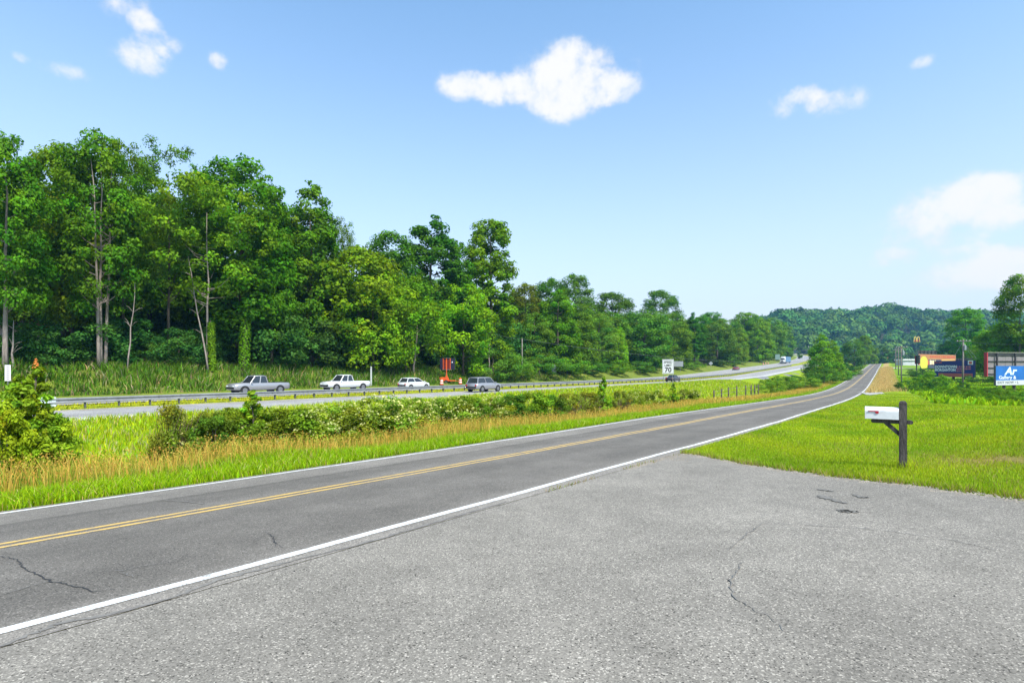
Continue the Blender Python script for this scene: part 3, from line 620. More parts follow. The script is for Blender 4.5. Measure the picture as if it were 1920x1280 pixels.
for k, px in enumerate(np.linspace(-10, 950, 34)):           # undergrowth at the wood's edge
    tree_at(px + rng.uniform(-8, 8), rng.uniform(610, 662) if k % 3 else rng.uniform(585, 625), rng.uniform(11, 16), ['under1', 'under2', 'round2'][k % 3], 'understory_shrub', 'shaded understory shrub at the wood edge, ' + ORD[k] + ' along it from the paddle sign', 1.25, 'understory shrubs at the wood edge', cat='shrub')
for k, (px, top, off, wd) in enumerate([(925, 655, 4.2, 1.5), (955, 668, 4.5, 1.8), (1012, 668, 5.0, 2.2), (1065, 672, 5.2, 2.0), (1110, 676, 5.2, 2.0), (1155, 680, 5, 2.2), (1200, 678, 5, 2.0), (1300, 681, 5, 2.2), (1370, 676, 5, 2.0)]):
    tree_at(px, top, off, 'under2', 'kudzu_mound', 'low kudzu mound on the highway slope, ' + ORD[k] + ' along it from the ivy column', wd, 'kudzu mounds on the slope', L_LIME if k % 2 else None, cat='shrub')
tree_at(982, 691, 3.0, 'under2', 'round_bush', 'small neat round bush on the shoulder below the bare pole', 1.0, None, L_LIME, cat='shrub')
# bare, leaning and ivy-clad stems
def stem(name, px0, py0, px1, py1, off, r0, material, label, branches=4, ivy=False):
    t, u = at_u(px0, uedge(off)); p = on(t, u)[0]; D = p[1]; top = W3(px1, py1, D)
    e = empty(name, p, 0, label, 'tree'); rd = random.Random(px0); mb = MB(); v = top - p
    pts = [tuple(v * f + np.array([rd.uniform(-.08, .08), rd.uniform(-.08, .08), -.3 if f == 0 else 0])) for f in np.linspace(0, 1, 7)]
    mb.tube(pts, [r0 * (1 - .75 * i / 6) for i in range(7)], 7)
    for k in range(branches):
        i = rd.randrange(2, 6); q = np.array(pts[i]); d = np.array([rd.choice((-1, 1)) * rd.uniform(.5, 1), rd.uniform(-.4, .4), rd.uniform(.3, 1.0)]) * rd.uniform(.6, 1.6)
        mb.tube([tuple(q), tuple(q + d * .6 + [0, 0, .1]), tuple(q + d)], [r0 * .3, r0 * .2, r0 * .08], 5)
    mb.build('trunk', material, e, True)
    if ivy:
        r = np.random.default_rng(px0); n = 1500; f = r.random(n) * .95; a = r.uniform(0, 6.28, n); P = v[None] * f[:, None] + np.stack([np.cos(a), np.sin(a), np.zeros(n)], 1) * (r0 * 1.1 + r.random(n) * .22)[:, None]
        V, Q, cc = leaves(P, unit(np.stack([np.cos(a), np.sin(a), .5 + 0 * a], 1) + r.normal(size=(n, 3)) * .4), .14, np.array(G2) * r.uniform(.6, 1.5, n)[:, None], r); link('ivy', npmesh('ivy', V, Q, cc), e, LEAF)
stem('dead_tree', 392, 694, 352, 480, 6.8, .11, BARK, 'pale dead snag leaning left out of the cane', 6)
stem('ivy_stump', 399, 694, 395, 600, 6.9, .2, BARKD, 'short ivy-covered stump beside the pale dead snag', 0, True)
stem('ivy_clad_tree', 456, 692, 462, 560, 7.5, .42, BARKD, 'thick trunk sheathed in green ivy behind the first pickup', 2, True)
stem('sapling', 236, 690, 254, 530, 7.0, .09, BARK, 'thin pale sapling leaning right beside the triple-stemmed maple', 5)
stem('sapling', 22, 690, 24, 600, 7.2, .11, BARK, 'thin grey sapling close beside the thick pale oak trunk', 6)
stem('dead_tree', 775, 690, 783, 610, 6.5, .2, BARK, 'broken grey trunk in the shade left of the message board', 3)
stem('dead_tree', 918, 688, 917, 640, 5.5, .16, BARK, 'short pale dead trunk below the ivy-wrapped column', 1)

# shrubs and small plants near the road
def shrub_mesh(key, seed, H, w, n, leaf, col, cvar=.4, ncl=30, cr=.3, twig=BARKD, flower=0, spire=False, sparse=False):
    r = np.random.default_rng(seed); rd = random.Random(seed)
    th = r.uniform(0, 6.28, ncl); hh = r.random(ncl) ** .8
    Rr = w * (np.sqrt(np.clip(1 - hh ** 2.2, 0, 1)) * .9 + .08) if not spire else w * (1 - hh) ** .8 + .04
    rad = Rr * np.sqrt(r.uniform(.2, 1, ncl)); cl_ = np.stack([rad * np.cos(th), rad * np.sin(th), .08 * H + hh * H * .88, cr * r.uniform(.6, 1.3, ncl) * (1 - .35 * hh if not spire else 1 - .6 * hh)], 1)
    P, Nn, k, q = crown_points(r, cl_, n); tint = r.normal(1, cvar * .5, ncl)[k] * r.normal(1, cvar * .5, n); warm = r.normal(0, .15, ncl)[k]
    c3 = np.clip(np.array(col)[None] * np.clip(tint, .35, 2)[:, None] * np.stack([1 + warm, np.ones(n), 1 - warm * .5], 1), .003, .6)
    V, Q, cc = leaves(P, Nn, leaf * r.uniform(.55, 1.35, n), c3, r, .55); me = npmesh(key + '_foliage', V, Q, cc); me.materials.append(LEAF)
    mb = MB()
    for i in range(9 if not spire else 2):
        c_ = cl_[rd.randrange(ncl)]; b = (rd.uniform(-.15, .15) * w, rd.uniform(-.15, .15) * w, -.1)
        if spire: c_ = (0, 0, H * .97)
        mb.tube([b, ((b[0] + c_[0]) * .4, (b[1] + c_[1]) * .4, c_[2] * .5), (c_[0], c_[1], c_[2])], [.022, .015, .006], 5)
    if sparse:
        for i in range(110):
            a = rd.uniform(0, 6.28); d = rd.uniform(.1, 1) * w; z = rd.uniform(.3, 1) * H
            mb.tube([(d * .25 * math.cos(a), d * .25 * math.sin(a), 0), (d * .7 * math.cos(a), d * .7 * math.sin(a), z * .6), (d * math.cos(a + .3), d * math.sin(a + .3), z)], [.010, .007, .003], 4, False)
    tm = mb.mesh(key + '_stems', True); tm.materials.append(twig); fm = None
    if flower:
        up = np.nonzero((P[:, 2] > .45 * H) & (q > .75))[0]; fk = r.choice(up, flower); Pf = P[fk] + Nn[fk] * .05
        d = unit(r.normal(size=(flower, 5, 3)) + np.array([0, 0, .5])); Pc = (Pf[:, None] + d * .05).reshape(-1, 3); Nf = d.reshape(-1, 3)
        V, Q, cc = leaves(Pc, Nf, .028, np.array([.56, .58, .22])[None] * r.uniform(.75, 1.15, len(Pc))[:, None], r, .8); fm = npmesh(key + '_blossoms', V, Q, cc); fm.materials.append(LEAF)
    PROT[key] = (me, tm, fm, H)
shrub_mesh('privet1', 201, 1.5, 1.0, 8500, .038, (.185, .275, .02), flower=230, ncl=42); shrub_mesh('privet2', 202, 1.5, 1.0, 8500, .038, (.16, .25, .018), flower=110, ncl=40)
shrub_mesh('bush1', 203, 1.5, .95, 8500, .04, (.16, .285, .016), ncl=36); shrub_mesh('bush2', 204, 1.5, .95, 8000, .038, (.085, .17, .014), ncl=36)
shrub_mesh('thicket', 205, 1.5, .9, 5200, .034, (.17, .215, .02), ncl=34, twig=barkmat('twig_brown', (.09, .055, .04), (.22, .14, .10), 20.), sparse=True)
shrub_mesh('spire', 206, 2.0, .42, 4600, .046, (.20, .335, .016), ncl=64, cr=.15, spire=True)
shrub_mesh('maple', 207, 2.2, 1.0, 6500, .055, (.215, .345, .016), ncl=44, cr=.33)
def shrub(name, key, loc, height, wide=1.0, label=None, group=None, cmat=None, rz=None, cat='shrub'):
    me, tm, fm, H = PROT[key]; s = height / H
    e = empty(name, loc, random.uniform(0, 6.28) if rz is None else rz, label, cat, group, (s * wide, s * wide, s))
    link('stems', tm, e); f = link('foliage', me, e)
    if fm: link('blossoms', fm, e)
    if cmat: f.material_slots[0].link = 'OBJECT'; f.material_slots[0].material = cmat
    return e
def shrub_at(px, top, uo, key, name, label, wide=1.0, group=None, cmat=None):
    t, u = at_u(px, uo); p = on(t, u)[0]; zt = H0 + (YH - top) / F * p[1]
    return shrub(name, key, p, max(.35, zt - p[2]), wide, label, group, cmat)
HU = 8.4
hedge = [(505, 768, 'privet2', 1.0), (548, 771, 'bush1', 1.0), (590, 765, 'privet1', 1.05), (632, 764, 'privet2', 1.0), (672, 757, 'privet2', 1.0), (712, 747, 'privet1', 1.1), (757, 751, 'privet1', 1.05), (798, 747, 'privet2', 1.0), (838, 748, 'privet1', 1.05), (880, 748, 'bush1', 1.0), (918, 747, 'privet1', 1.0), (958, 744, 'bush2', 1.0), (995, 740, 'bush1', 1.05), (1030, 744, 'bush2', 1.0)]
lab = {'privet1': ('privet_bush', 'privet thick with cream blossom in the hedge row', 'blossoming privets in the hedge row'), 'privet2': ('privet_bush', 'privet with scattered blossom in the hedge row', 'thinly flowering privets in the hedge row'), 'bush1': ('hedge_bush', 'bright green bush in the hedge row', 'bright bushes in the hedge row'), 'bush2': ('hedge_bush', 'dark bush in the hedge row', 'dark bushes in the hedge row')}
for q_, (px, top, key, wd) in enumerate(hedge):
    n, l, gp = lab[key]; shrub_at(px, top - 3, HU + rng.uniform(-.5, .5), key, n, l + ', ' + ORD[q_] + ' along it from the pointed sapling', wd * 1.28, gp)
for q_, (px, top, wd) in enumerate(((430, 776, .8), (395, 772, .8), (330, 760, .75), (300, 812, .8))): shrub_at(px, top, HU, 'thicket', 'bare_thicket', 'twiggy brown thicket before the meadow slope, ' + ORD[q_] + ' from the pointed sapling', wd, 'twiggy thickets left of the hedge row')
for q_, (px, top, wd) in enumerate(((1068, 738, 1.2), (1100, 735, 1.2), (1165, 733, 1.0))): shrub_at(px, top, HU, 'thicket', 'bare_thicket', 'reddish brown brush beside the ivy post, ' + ORD[q_] + ' past the hedge row', wd, 'brown brush at the hedge end')
for q_, (px, top, wd) in enumerate(((1195, 730, 1.0), (1225, 731, 1.1), (1290, 728, 1.1))): shrub_at(px, top, HU, 'privet2', 'scrub_bush', 'low pale scrub bush near the speed limit sign, ' + ORD[q_] + ' from the ivy post', wd, 'scrub bushes near the speed limit sign')
shrub_at(470, 728, HU - .3, 'spire', 'young_sapling', 'bright pointed sapling rising over the guardrail left of the hedge row', 1.25)
shrub_at(445, 768, HU, 'bush1', 'hedge_bush', 'leafy bush at the foot of the bright pointed sapling', 1.1)
shrub_at(405, 782, HU - .6, 'bush2', 'hedge_bush', 'dark leafy bush among the twiggy thickets', .9)
shrub_at(482, 772, HU + .5, 'bush1', 'hedge_bush', 'bright bush right behind the bright pointed sapling', 1.0)
shrub_at(345, 800, HU - .3, 'privet2', 'hedge_bush', 'low bush with a few blossoms beside the mown slope', .9)
shrub_at(1130, 704, HU, 'spire', 'ivy_post', 'slim ivy-covered post in the hedge row before the highway', 1.0)
shrub_at(1262, 716, HU, 'spire', 'young_sapling', 'small sapling at the foot of the speed limit sign', 1.0)
L_YEL = leafmat('leaf_yellow', (1.35, 1.15, .8))
for k, (px, top, uo, key, wd, lb) in enumerate([(30, 722, 7.6, 'maple', .62, 'big leafy maple sapling at the left end of the verge'), (60, 680, 7.5, 'spire', 1.0, 'tall sapling with orange new tips above the maple saplings'), (88, 776, 7.4, 'maple', .75, 'low spreading maple sapling in front of the guardrail end'), (118, 788, 8.0, 'maple', .6, 'outermost low maple sapling beside the mown slope'), (5, 770, 7.0, 'maple', .65, 'yellowing maple sapling at the left end of the verge'), (28, 698, 7.4, 'spire', 1.0, 'pale green leading shoots beside the tall orange-tipped sapling')]):
    shrub_at(px, top, uo, key, 'maple_sapling', lb, wd, None, L_YEL if k == 4 else None)
t, u = at_u(60, 7.5); p = on(t, u)[0]; zt_ = H0 + (YH - 680) / F * p[1] - p[2]
tall = [o for o in C.objects if o.get('label', '').startswith('tall sapling with orange')][0]; r = np.random.default_rng(5); n = 34; f_ = r.random(n); a_ = r.uniform(0, 6.28, n)
Pt = np.stack([np.cos(a_) * (.01 + .06 * f_), np.sin(a_) * (.01 + .06 * f_), zt_ + .08 - .20 * f_], 1); V, Q, cc = leaves(Pt, unit(np.stack([np.cos(a_), np.sin(a_), .8 + 0 * a_], 1)), .028, np.array([.55, .22, .05]) * r.uniform(.7, 1.2, (n, 1)), r)
to = link('new_leaves', npmesh('new_leaves', V, Q, cc), tall, LEAF); to.scale = [1 / s for s in tall.scale]
# trees and bushes along the far frontage road
def at_px(px, D):
    x = (px - CX) / F * D; return np.array([x, D, float(zxy(x, D)[0])])
def tree_px(px, top, D, key, name, label, wide=1.0, group=None, cmat=None, cat='tree'):
    p = at_px(px, D); return plant(name, key, p, max(1., H0 + (YH - top) / F * D - p[2]), wide, None, label, cat, group, crown_mat=cmat)
tree_px(1541, 622, 163, 'cone', 'maple_tree', 'bright conical maple standing alone between road and highway', 1.15)
tree_px(1562, 634, 163, 'cone', 'maple_tree', 'shorter right shoulder of the lone conical maple clump', .95)
tree_px(1602, 636, 260, 'vine3', 'oak_tree', 'dark rounded tree beyond the lone conical maple', 1.25, None, L_DARK)
tree_px(1622, 626, 330, 'oak2', 'oak_tree', 'pale tall tree behind the dark rounded one', .9)
tree_px(1636, 645, 360, 'vine2', 'oak_tree', 'last tree before the road crest', 1.0)
tree_px(1583, 681, 185, 'under1', 'bush', 'dark bush between the lone maple and the road', 1.0, None, L_DARK, 'shrub')
for q_, k, (px, top, D, wd, key) in [(sorted([1462, 1448, 1490, 1510, 1545, 1575, 1598]).index(z_[0]), k_, z_) for k_, z_ in enumerate([(1462, 706, 112, 1.6, 'under2'), (1448, 712, 100, 1.5, 'under2'), (1490, 706, 122, 2.2, 'under2'), (1510, 708, 118, 1.8, 'under2'), (1545, 692, 140, 1.5, 'under2'), (1575, 690, 160, 1.5, 'under2'), (1598, 686, 195, 1.5, 'under2')])]:
    tree_px(px, top, D, key, 'roadside_bush', ('low leafy bush between frontage road and highway, ' + ORD[q_] + ' from the fence end'), wd, 'bushes between frontage road and highway', L_LIME if k % 2 else None, 'shrub')
tree_px(1811, 573, 225, 'oak2', 'cottonwood', 'big fan-crowned tree standing over the navy billboard', 1.25, None, L_BLUE)
tree_px(1782, 640, 235, 'round2', 'oak_tree', 'small dark tree at the left foot of the fan-crowned tree', 1.3)
tree_px(1838, 648, 215, 'round3', 'oak_tree', 'low pale tree right of the fan-crowned tree', 1.2)
tree_px(1912, 512, 132, 'oak1', 'walnut_tree', 'large bright walnut overhanging the backward billboard', .85, None, L_LIME)
tree_px(1872, 612, 140, 'round1', 'walnut_tree', 'low leafy branch tree behind the backward billboard', 1.3)
tree_px(1962, 560, 128, 'oak2', 'walnut_tree', 'dark tree at the right edge behind the walnut', 1.0)
for k, px in enumerate((1655, 1680, 1708, 1735, 1762, 1795, 1830, 1862, 1500, 1525, 1640, 1900)):
    D = 430 + 25 * (k % 4); tree_px(px, 648 + 6 * (k % 3), D, 'far', 'valley_tree', 'distant rounded tree at the foot of the wooded hill', 1.5, 'trees at the foot of the hill')
bl = [(1700, 714, 80, 'under1', 1.3), (1716, 709, 84, 'under1', .8), (1730, 724, 70, 'under2', 1.1), (1749, 698, 84, 'under2', 1.0), (1757, 711, 80, 'under1', 1.1), (1768, 726, 64, 'under2', 1.4), (1792, 727, 60, 'under2', 1.5), (1806, 717, 76, 'under1', .9), (1818, 728, 58, 'under2', 1.6), (1843, 728, 58, 'under2', 1.6), (1868, 733, 54, 'under1', 1.5), (1890, 737, 48, 'under2', 1.5), (1915, 741, 43, 'under2', 1.4), (1770, 739, 52, 'under2', 1.3), (1800, 743, 48, 'under2', 1.4), (1835, 747, 44, 'under2', 1.3), (1875, 751, 40, 'under2', 1.3), (1738, 691, 160, 'under1', 2.4), (1790, 711, 122, 'under1', 1.8), (1842, 700, 125, 'under1', 1.8)]
for k, (px, top, D, key, wd) in enumerate(bl):
    tree_px(px, top, D, 'under1' if key == 'under1' else 'under2', 'scrub_bush', 'dark bush near the billboards beyond the lawn' if key == 'under1' else 'leafy green bush in the tangle at the lawn edge', wd, 'dark bushes near the billboards' if key == 'under1' else 'bush tangle at the lawn edge', None if key == 'under1' else (L_LIME if k % 2 else None), 'shrub')

# ---- the wooded hill: one far-off mass of crowns
r = np.random.default_rng(99); tmpl = []
for k in range(6):
    d = unit(r.normal(size=(150, 3)) + np.array([0, 0, .55])); lump = 1 + .16 * np.sin(d[:, 0] * 5 + k) * np.sin(d[:, 1] * 6 + 2 * k) + r.normal(0, .06, 150)
    tmpl.append((d * np.array([5.2, 5.2, 5.8]) * lump[:, None] + [0, 0, 5.0], unit(d + r.normal(size=(150, 3)) * .30)))
VV, QQ, CCc = [], [], []; nb = 0
for k in range(3300):
    px = r.uniform(1180, 2100); D = 540 + 500 * math.sqrt(r.random()); x = (px - CX) / F * D
    h_ = float(hill(np.array([x]), np.array([D]))[0])
    if h_ < 1.5 or r.random() > .78: continue
    P, Nn = tmpl[k % 6]; a = r.uniform(0, 6.28); ca, sa = math.cos(a), math.sin(a); M = np.array([[ca, -sa, 0], [sa, ca, 0], [0, 0, 1]]); s = r.uniform(.85, 2.0)
    z = float(zxy(x, D)[0]); base = np.array([.060, .142, .022]) * r.uniform(.45, 1.75) * np.array([r.uniform(.8, 1.4), 1, r.uniform(.8, 1.3)])
    V, Q, cc = leaves(P @ M.T * s + [x, D, z + r.uniform(-1, 5)], Nn @ M.T, 1.0 * s, base * r.uniform(.75, 1.25, (150, 1)), r, .8); VV.append(V); QQ.append(Q + nb); CCc.append(cc); nb += len(V)
fo = link('hill_forest', npmesh('hill_forest', np.concatenate(VV), np.concatenate(QQ), np.concatenate(CCc)), None, leafmat('leaf_hill', (1, 1, 1), .2, 0, 0)); tag(fo, 'far wooded hillside of dense rounded green treetops', 'forest', kind='stuff')

# ------------------------------------------------------------------ grass
def blades(name, P, h, w, lean, col, label, parent=None, mid=True, curve=.35, tipcol=None, seedhead=None):
    n = len(P); r = rng; a = r.uniform(0, 6.28, n); d = np.stack([np.cos(a), np.sin(a), np.zeros(n)], 1); b = r.uniform(0, 6.28, n); l = np.stack([np.cos(b), np.sin(b), np.zeros(n)], 1) * (h * lean * r.random(n))[:, None]
    up = np.array([0, 0, 1.0]); H_ = (h * np.ones(n))[:, None]; w_ = (w * np.ones(n))[:, None]
    tc_ = col if tipcol is None else tipcol
    if mid:
        m1 = P + l * curve + up * H_ * .6
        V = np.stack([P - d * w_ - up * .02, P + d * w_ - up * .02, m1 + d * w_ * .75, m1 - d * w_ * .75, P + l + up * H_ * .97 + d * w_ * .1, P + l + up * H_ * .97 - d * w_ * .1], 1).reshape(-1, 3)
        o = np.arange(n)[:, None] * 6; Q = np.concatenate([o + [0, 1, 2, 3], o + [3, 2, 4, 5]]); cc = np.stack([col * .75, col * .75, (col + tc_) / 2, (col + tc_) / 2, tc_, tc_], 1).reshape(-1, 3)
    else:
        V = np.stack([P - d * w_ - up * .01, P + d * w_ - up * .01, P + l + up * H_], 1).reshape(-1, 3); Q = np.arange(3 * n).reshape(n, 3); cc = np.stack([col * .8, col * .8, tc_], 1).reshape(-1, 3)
    o = link(name, npmesh(name, V, Q, np.clip(cc, 0.002, .8)), parent, GRASS); tag(o, label, 'grass', kind='stuff'); return o
def scatter(dens, t0, t1, u0, u1):
    n = int(dens * (t1 - t0) * (u1 - u0)); return rng.uniform(t0, t1, n), rng.uniform(u0, u1, n)
def scat(tk, dk, u0, u1):
    """points whose density along the road follows the curve (tk, dk)"""
    tt = np.linspace(tk[0], tk[-1], 400); c = np.r_[0, np.cumsum(np.interp((tt[1:] + tt[:-1]) / 2, tk, dk) * np.diff(tt))]; n = int(c[-1] * (u1 - u0))
    return np.interp(rng.random(n) * c[-1], c, tt), rng.uniform(u0, u1, n)
def cv(base, n, s=.25, warm=.15): 
    k = np.clip(rng.normal(1, s, n), .4, 1.8)[:, None]; w = rng.normal(0, warm, n)[:, None]; return np.clip(np.array(base)[None] * k * np.concatenate([1 + w, np.ones_like(w), 1 - w * .5], 1), .004, .7)
def join(parts): return tuple(np.concatenate(q) for q in zip(*parts))
def patchy(t, u, f=1.0): return .5 + .5 * np.sin(t * 1.3 * f + 2 * np.sin(u * 1.1)) * np.sin(u * 1.7 * f + 1.3 * np.sin(t * .6))
# mown lawn round the mailbox
MPX = pick(1693, 878)
t_, u_ = join([scat([6.5, 10, 13, 18, 25, 36, 50, 80], [2600, 2600, 1900, 1000, 520, 260, 140, 60], -10.5, -3.5), scat([6.5, 12, 20, 36, 60], [800, 900, 600, 220, 80], -19, -10.5)])
k = t_ > edge_t(u_) + .02 + .05 * np.sin(u_ * 9); t_, u_ = t_[k], u_[k]; n = len(t_)
soil = np.exp(-(((t_ - ST0) / .9) ** 2 + ((u_ - SU0) / 1.1) ** 2)) * np.clip(patchy(t_, u_, 3.1) * 1.3, 0, 1) * .75; k = rng.random(n) > soil * 1.3; t_, u_, soil = t_[k], u_[k], soil[k]; n = len(t_)
hh = rng.uniform(.025, .065, n) * np.where(abs(t_ - edge_t(u_)) < .25, 1.9, 1) * np.interp(t_, [12, 30], [1, 1.5]); _mx, _my = xy(t_, u_); hh = hh * np.where(np.hypot(_mx - MPX[0], _my - MPX[1]) < .16, 2.4, 1); c_ = cv((.30, .425, .016), n, .26, .12); pz = patchy(t_ * .35, u_ * .5)[:, None]; pz2 = patchy(t_ * .9 + 3, u_ * .8 + 1)[:, None]; c_ = c_ * (.80 + .22 * pz + .14 * pz2) * np.concatenate([1 + .38 * (pz2 - .5), 1 + .10 * (pz2 - .5), np.ones_like(pz2)], 1); c_ = c_ * (1 - .5 * soil[:, None]) + np.array([.30, .20, .08]) * .5 * soil[:, None]
dry = (rng.random(n) < .05 + .45 * (t_ - edge_t(u_) < .10 + .08 * rng.random(n)) + .10 * (patchy(t_ * .55, u_ * .6 + 2) > .8))[:, None]; c_ = np.where(dry, np.array([.38, .29, .12]) * rng.uniform(.7, 1.2, (n, 1)), c_)
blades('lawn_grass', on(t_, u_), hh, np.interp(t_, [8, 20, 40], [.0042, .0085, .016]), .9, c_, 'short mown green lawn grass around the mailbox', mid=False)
# green verge on the far side of the frontage road
t_, u_ = scat([-9, 12, 20, 35, 60, 100, 220], [1150, 1100, 700, 330, 140, 60, 30], 3.15, 6.0); n = len(t_)
hh = rng.uniform(.10, .30, n) * (.55 + .45 * np.clip((u_ - 3.1) / .8, 0, 1)) * (.7 + .5 * patchy(t_, u_)); c_ = cv((.235, .385, .006), n, .25, .15); dry = (rng.random(n) < .08 + .22 * np.clip(u_ - 4.9, 0, 1))[:, None]; c_ = np.where(dry, cv((.46, .38, .13), n), c_)
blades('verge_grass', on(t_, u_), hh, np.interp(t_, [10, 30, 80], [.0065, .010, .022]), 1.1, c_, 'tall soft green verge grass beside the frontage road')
# tan seeding grass behind it
t_, u_ = scat([-9, 12, 20, 35, 60, 110, 330], [330, 320, 220, 130, 75, 45, 26], 4.6, 9.6); n = len(t_); k = rng.random(n) < np.interp(u_, [4.6, 5.6, 7.2, 8.6, 10], [.12, .75, 1, .6, .25]) * (.45 + .75 * patchy(t_, u_, .9)); t_, u_ = t_[k], u_[k]; n = len(t_)
hh = rng.uniform(.30, .72, n) * (.7 + .45 * patchy(t_, u_, .8)); c_ = cv((.50, .34, .065), n, .25, .12); gr = (rng.random(n) < .36)[:, None]; c_ = np.where(gr, cv((.20, .28, .025), n), c_); tp = cv((.72, .42, .09), n, .25, .12)
blades('seeding_grass', on(t_, u_), hh, np.where(t_ > 45, .022, .0065), .55, c_, 'tan seeding grass along the hedge and fence line', tipcol=np.where(gr, c_ * 1.2, tp))
P = on(t_, u_); k = rng.random(n) < .55; P = P[k]; hk = hh[k]; m_ = len(P); q = rng.normal(0, .06, (m_, 3)) * hk[:, None]; V, Q, cc = leaves(P + np.c_[q[:, :2], hk * .98], unit(np.stack([np.cos(rng.uniform(0, 6.28, m_)), np.sin(rng.uniform(0, 6.28, m_)), np.zeros(m_)], 1)), np.interp(t_[k], [15, 60], [.024, .05]), cv((.68, .38, .08), m_, .3, .14), rng, .4); tag(link('seed_heads', npmesh('seed_heads', V, Q, cc), None, GRASS), 'orange tan seed heads over the roadside grass', 'grass', kind='stuff')
# meadow slope between hedge and highway
t_, u_ = join([scatter(75, -14, 40, 9.5, 25.2), scatter(22, 40, 130, 9, 27)]); n = len(t_); c_ = cv((.32, .43, .008), n, .22, .18); dry = (rng.random(n) < .16)[:, None]; c_ = np.where(dry, cv((.44, .39, .16), n), c_)
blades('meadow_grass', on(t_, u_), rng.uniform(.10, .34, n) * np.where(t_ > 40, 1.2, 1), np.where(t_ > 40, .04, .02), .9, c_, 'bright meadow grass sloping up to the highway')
# median and shoulder grass
t_, u_ = scatter(16, -10, 200, 0, 5.0); u_ = u_ - 1.0 + urail(t_); n = len(t_); blades('median_grass', on(t_, u_), rng.uniform(.05, .16, n), .05, .8, cv((.42, .44, .01), n, .2, .1), 'yellow-green grass strip under the guardrail', mid=False)
# cane and reeds on the cutting bank
t_, u_ = scatter(46, -14, 120, 0, 9.0); u_ = u_ + urail(t_) + EF2 + 1.3; n = len(t_); f_ = (u_ - urail(t_) - EF2 - 1.3) / 9; tuft = patchy(t_, u_ * .7, .8); k = rng.random(n) < (.25 + .75 * tuft) * np.interp(t_, [-14, 70, 95, 120], [1, 1, .45, .1]); t_, u_, f_, tuft = t_[k], u_[k], f_[k], tuft[k]; n = len(t_)
c_ = cv((.085, .185, .010), n, .38, .15); dry = (rng.random(n) < .13)[:, None]; c_ = np.where(dry, cv((.33, .26, .14), n), c_)
blades('cane_grass', on(t_, u_), rng.uniform(.45, 1.5, n) * np.interp(f_, [0, .2, 1], [.35, .9, .9]) * (.6 + .5 * tuft) * np.interp(t_, [60, 100], [1, .6]), .045, 1.0, c_, 'tall cane and reed grass on the bank under the wood', curve=.3)
# tan grass and field beyond the lawn, right of the frontage road
t_, u_ = scatter(34, 92, 330, -9.0, -3.8); k = rng.random(len(t_)) < np.interp(u_, [-9, -7, -5], [.1, .8, 1]) * np.interp(t_, [92, 104], [.2, 1]); t_, u_ = t_[k], u_[k]; n = len(t_); blades('tan_verge_grass', on(t_, u_), rng.uniform(.3, .7, n), .04, .6, cv((.62, .44, .19), n, .2, .1), 'tan unmown grass strip right of the far frontage road', mid=False)
t_, u_ = scatter(9, 45, 190, -46, -9); n = len(t_); blades('kudzu_cover', on(t_, u_), rng.uniform(.15, .5, n), .16, .9, cv((.24, .40, .008), n, .3, .15), 'bright low leafy ground cover before the billboards', mid=False)

# weeds in the joint between road edge and apron
t_ = rng.uniform(5.5, 11.0, 420); u_ = -3.5 + rng.normal(0, .035, 420) - .12 * rng.random(420) * (t_ > 9.5); k = patchy(t_ * 2.1, u_ * 0 + 1.0) > .45; t_, u_ = t_[k], u_[k]; n = len(t_); blades('joint_weeds', on(t_, u_), rng.uniform(.02, .06, n), .005, 1.2, np.where((rng.random(n) < .55)[:, None], cv((.30, .22, .09), n), cv((.2, .28, .02), n)), 'sparse dry weeds in the joint along the white edge line', mid=False)

# ------------------------------------------------------------------ things
def text_mesh(body, size, ext=.004, align='LEFT', shear=0.0, bold=0.0, spacing=1.0):
    cu = bpy.data.curves.new('text', 'FONT'); cu.body = body; cu.size = size; cu.extrude = ext; cu.align_x = align; cu.shear = shear; cu.offset = bold; cu.resolution_u = 3; cu.space_character = spacing
    o = bpy.data.objects.new('text', cu); C.objects.link(o); bpy.context.view_layer.update()
    me = bpy.data.meshes.new_from_object(o.evaluated_get(bpy.context.evaluated_depsgraph_get())); me.materials.clear()
    bpy.data.objects.remove(o); bpy.data.curves.remove(cu); return me
def text(body, size, loc, m, parent, name='lettering', sx=1.0, **kw):
    o = link(name, text_mesh(body, size, **kw), parent, m); o.location = loc; o.rotation_euler = (R(90), 0, 0); o.scale = (sx, 1, 1); return o

# mailbox on its post
mp = pick(1693, 878); mt, mu = tu(mp[0], mp[1]); ma = float(head(mt[0]))
mb_e = empty('mailbox', mp, math.pi - ma + 0.03, 'white metal mailbox with a red flag on a dark weathered wooden post', 'mailbox')   # local +x points to the road
dm = math.hypot(0, mp[1]); zz = lambda py, D: H0 + (YH - py) / F * D - mp[2]
mtop = zz(751.5, dm); ab = zz(793.5, dm * 1.01); at_ = zz(786, dm * 1.01); bb = at_ + .004; btop = zz(761.5, dm * 1.03)
m_ = MB(); hw = .052
m_.loft([[(-hw, -hw, -.3), (hw, -hw, -.3), (hw, hw, -.3), (-hw, hw, -.3)], [(-hw, -hw, mtop - .03), (hw, -hw, mtop - .03), (hw, hw, mtop - .03), (-hw, hw, mtop - .03)], [(-hw * .55, -hw * .7, mtop), (hw * .55, -hw * .7, mtop), (hw * .55, hw * .7, mtop), (-hw * .55, hw * .7, mtop)]]); m_.build('post', WOODP, mb_e)
def stadium(x0, x1, z0, z1, n=6):
    r_ = (z1 - z0) / 2; c = (z0 + z1) / 2
    return [(x1 - r_ + r_ * math.sin(a), c - r_ * math.cos(a)) for a in np.linspace(0, math.pi, n)] + [(x0 + r_ - r_ * math.sin(a), c + r_ * math.cos(a)) for a in np.linspace(0, math.pi, n)]
MB().prism(stadium(-.135, .43, ab, at_), -.020, .028).build('arm', WOODP, mb_e)
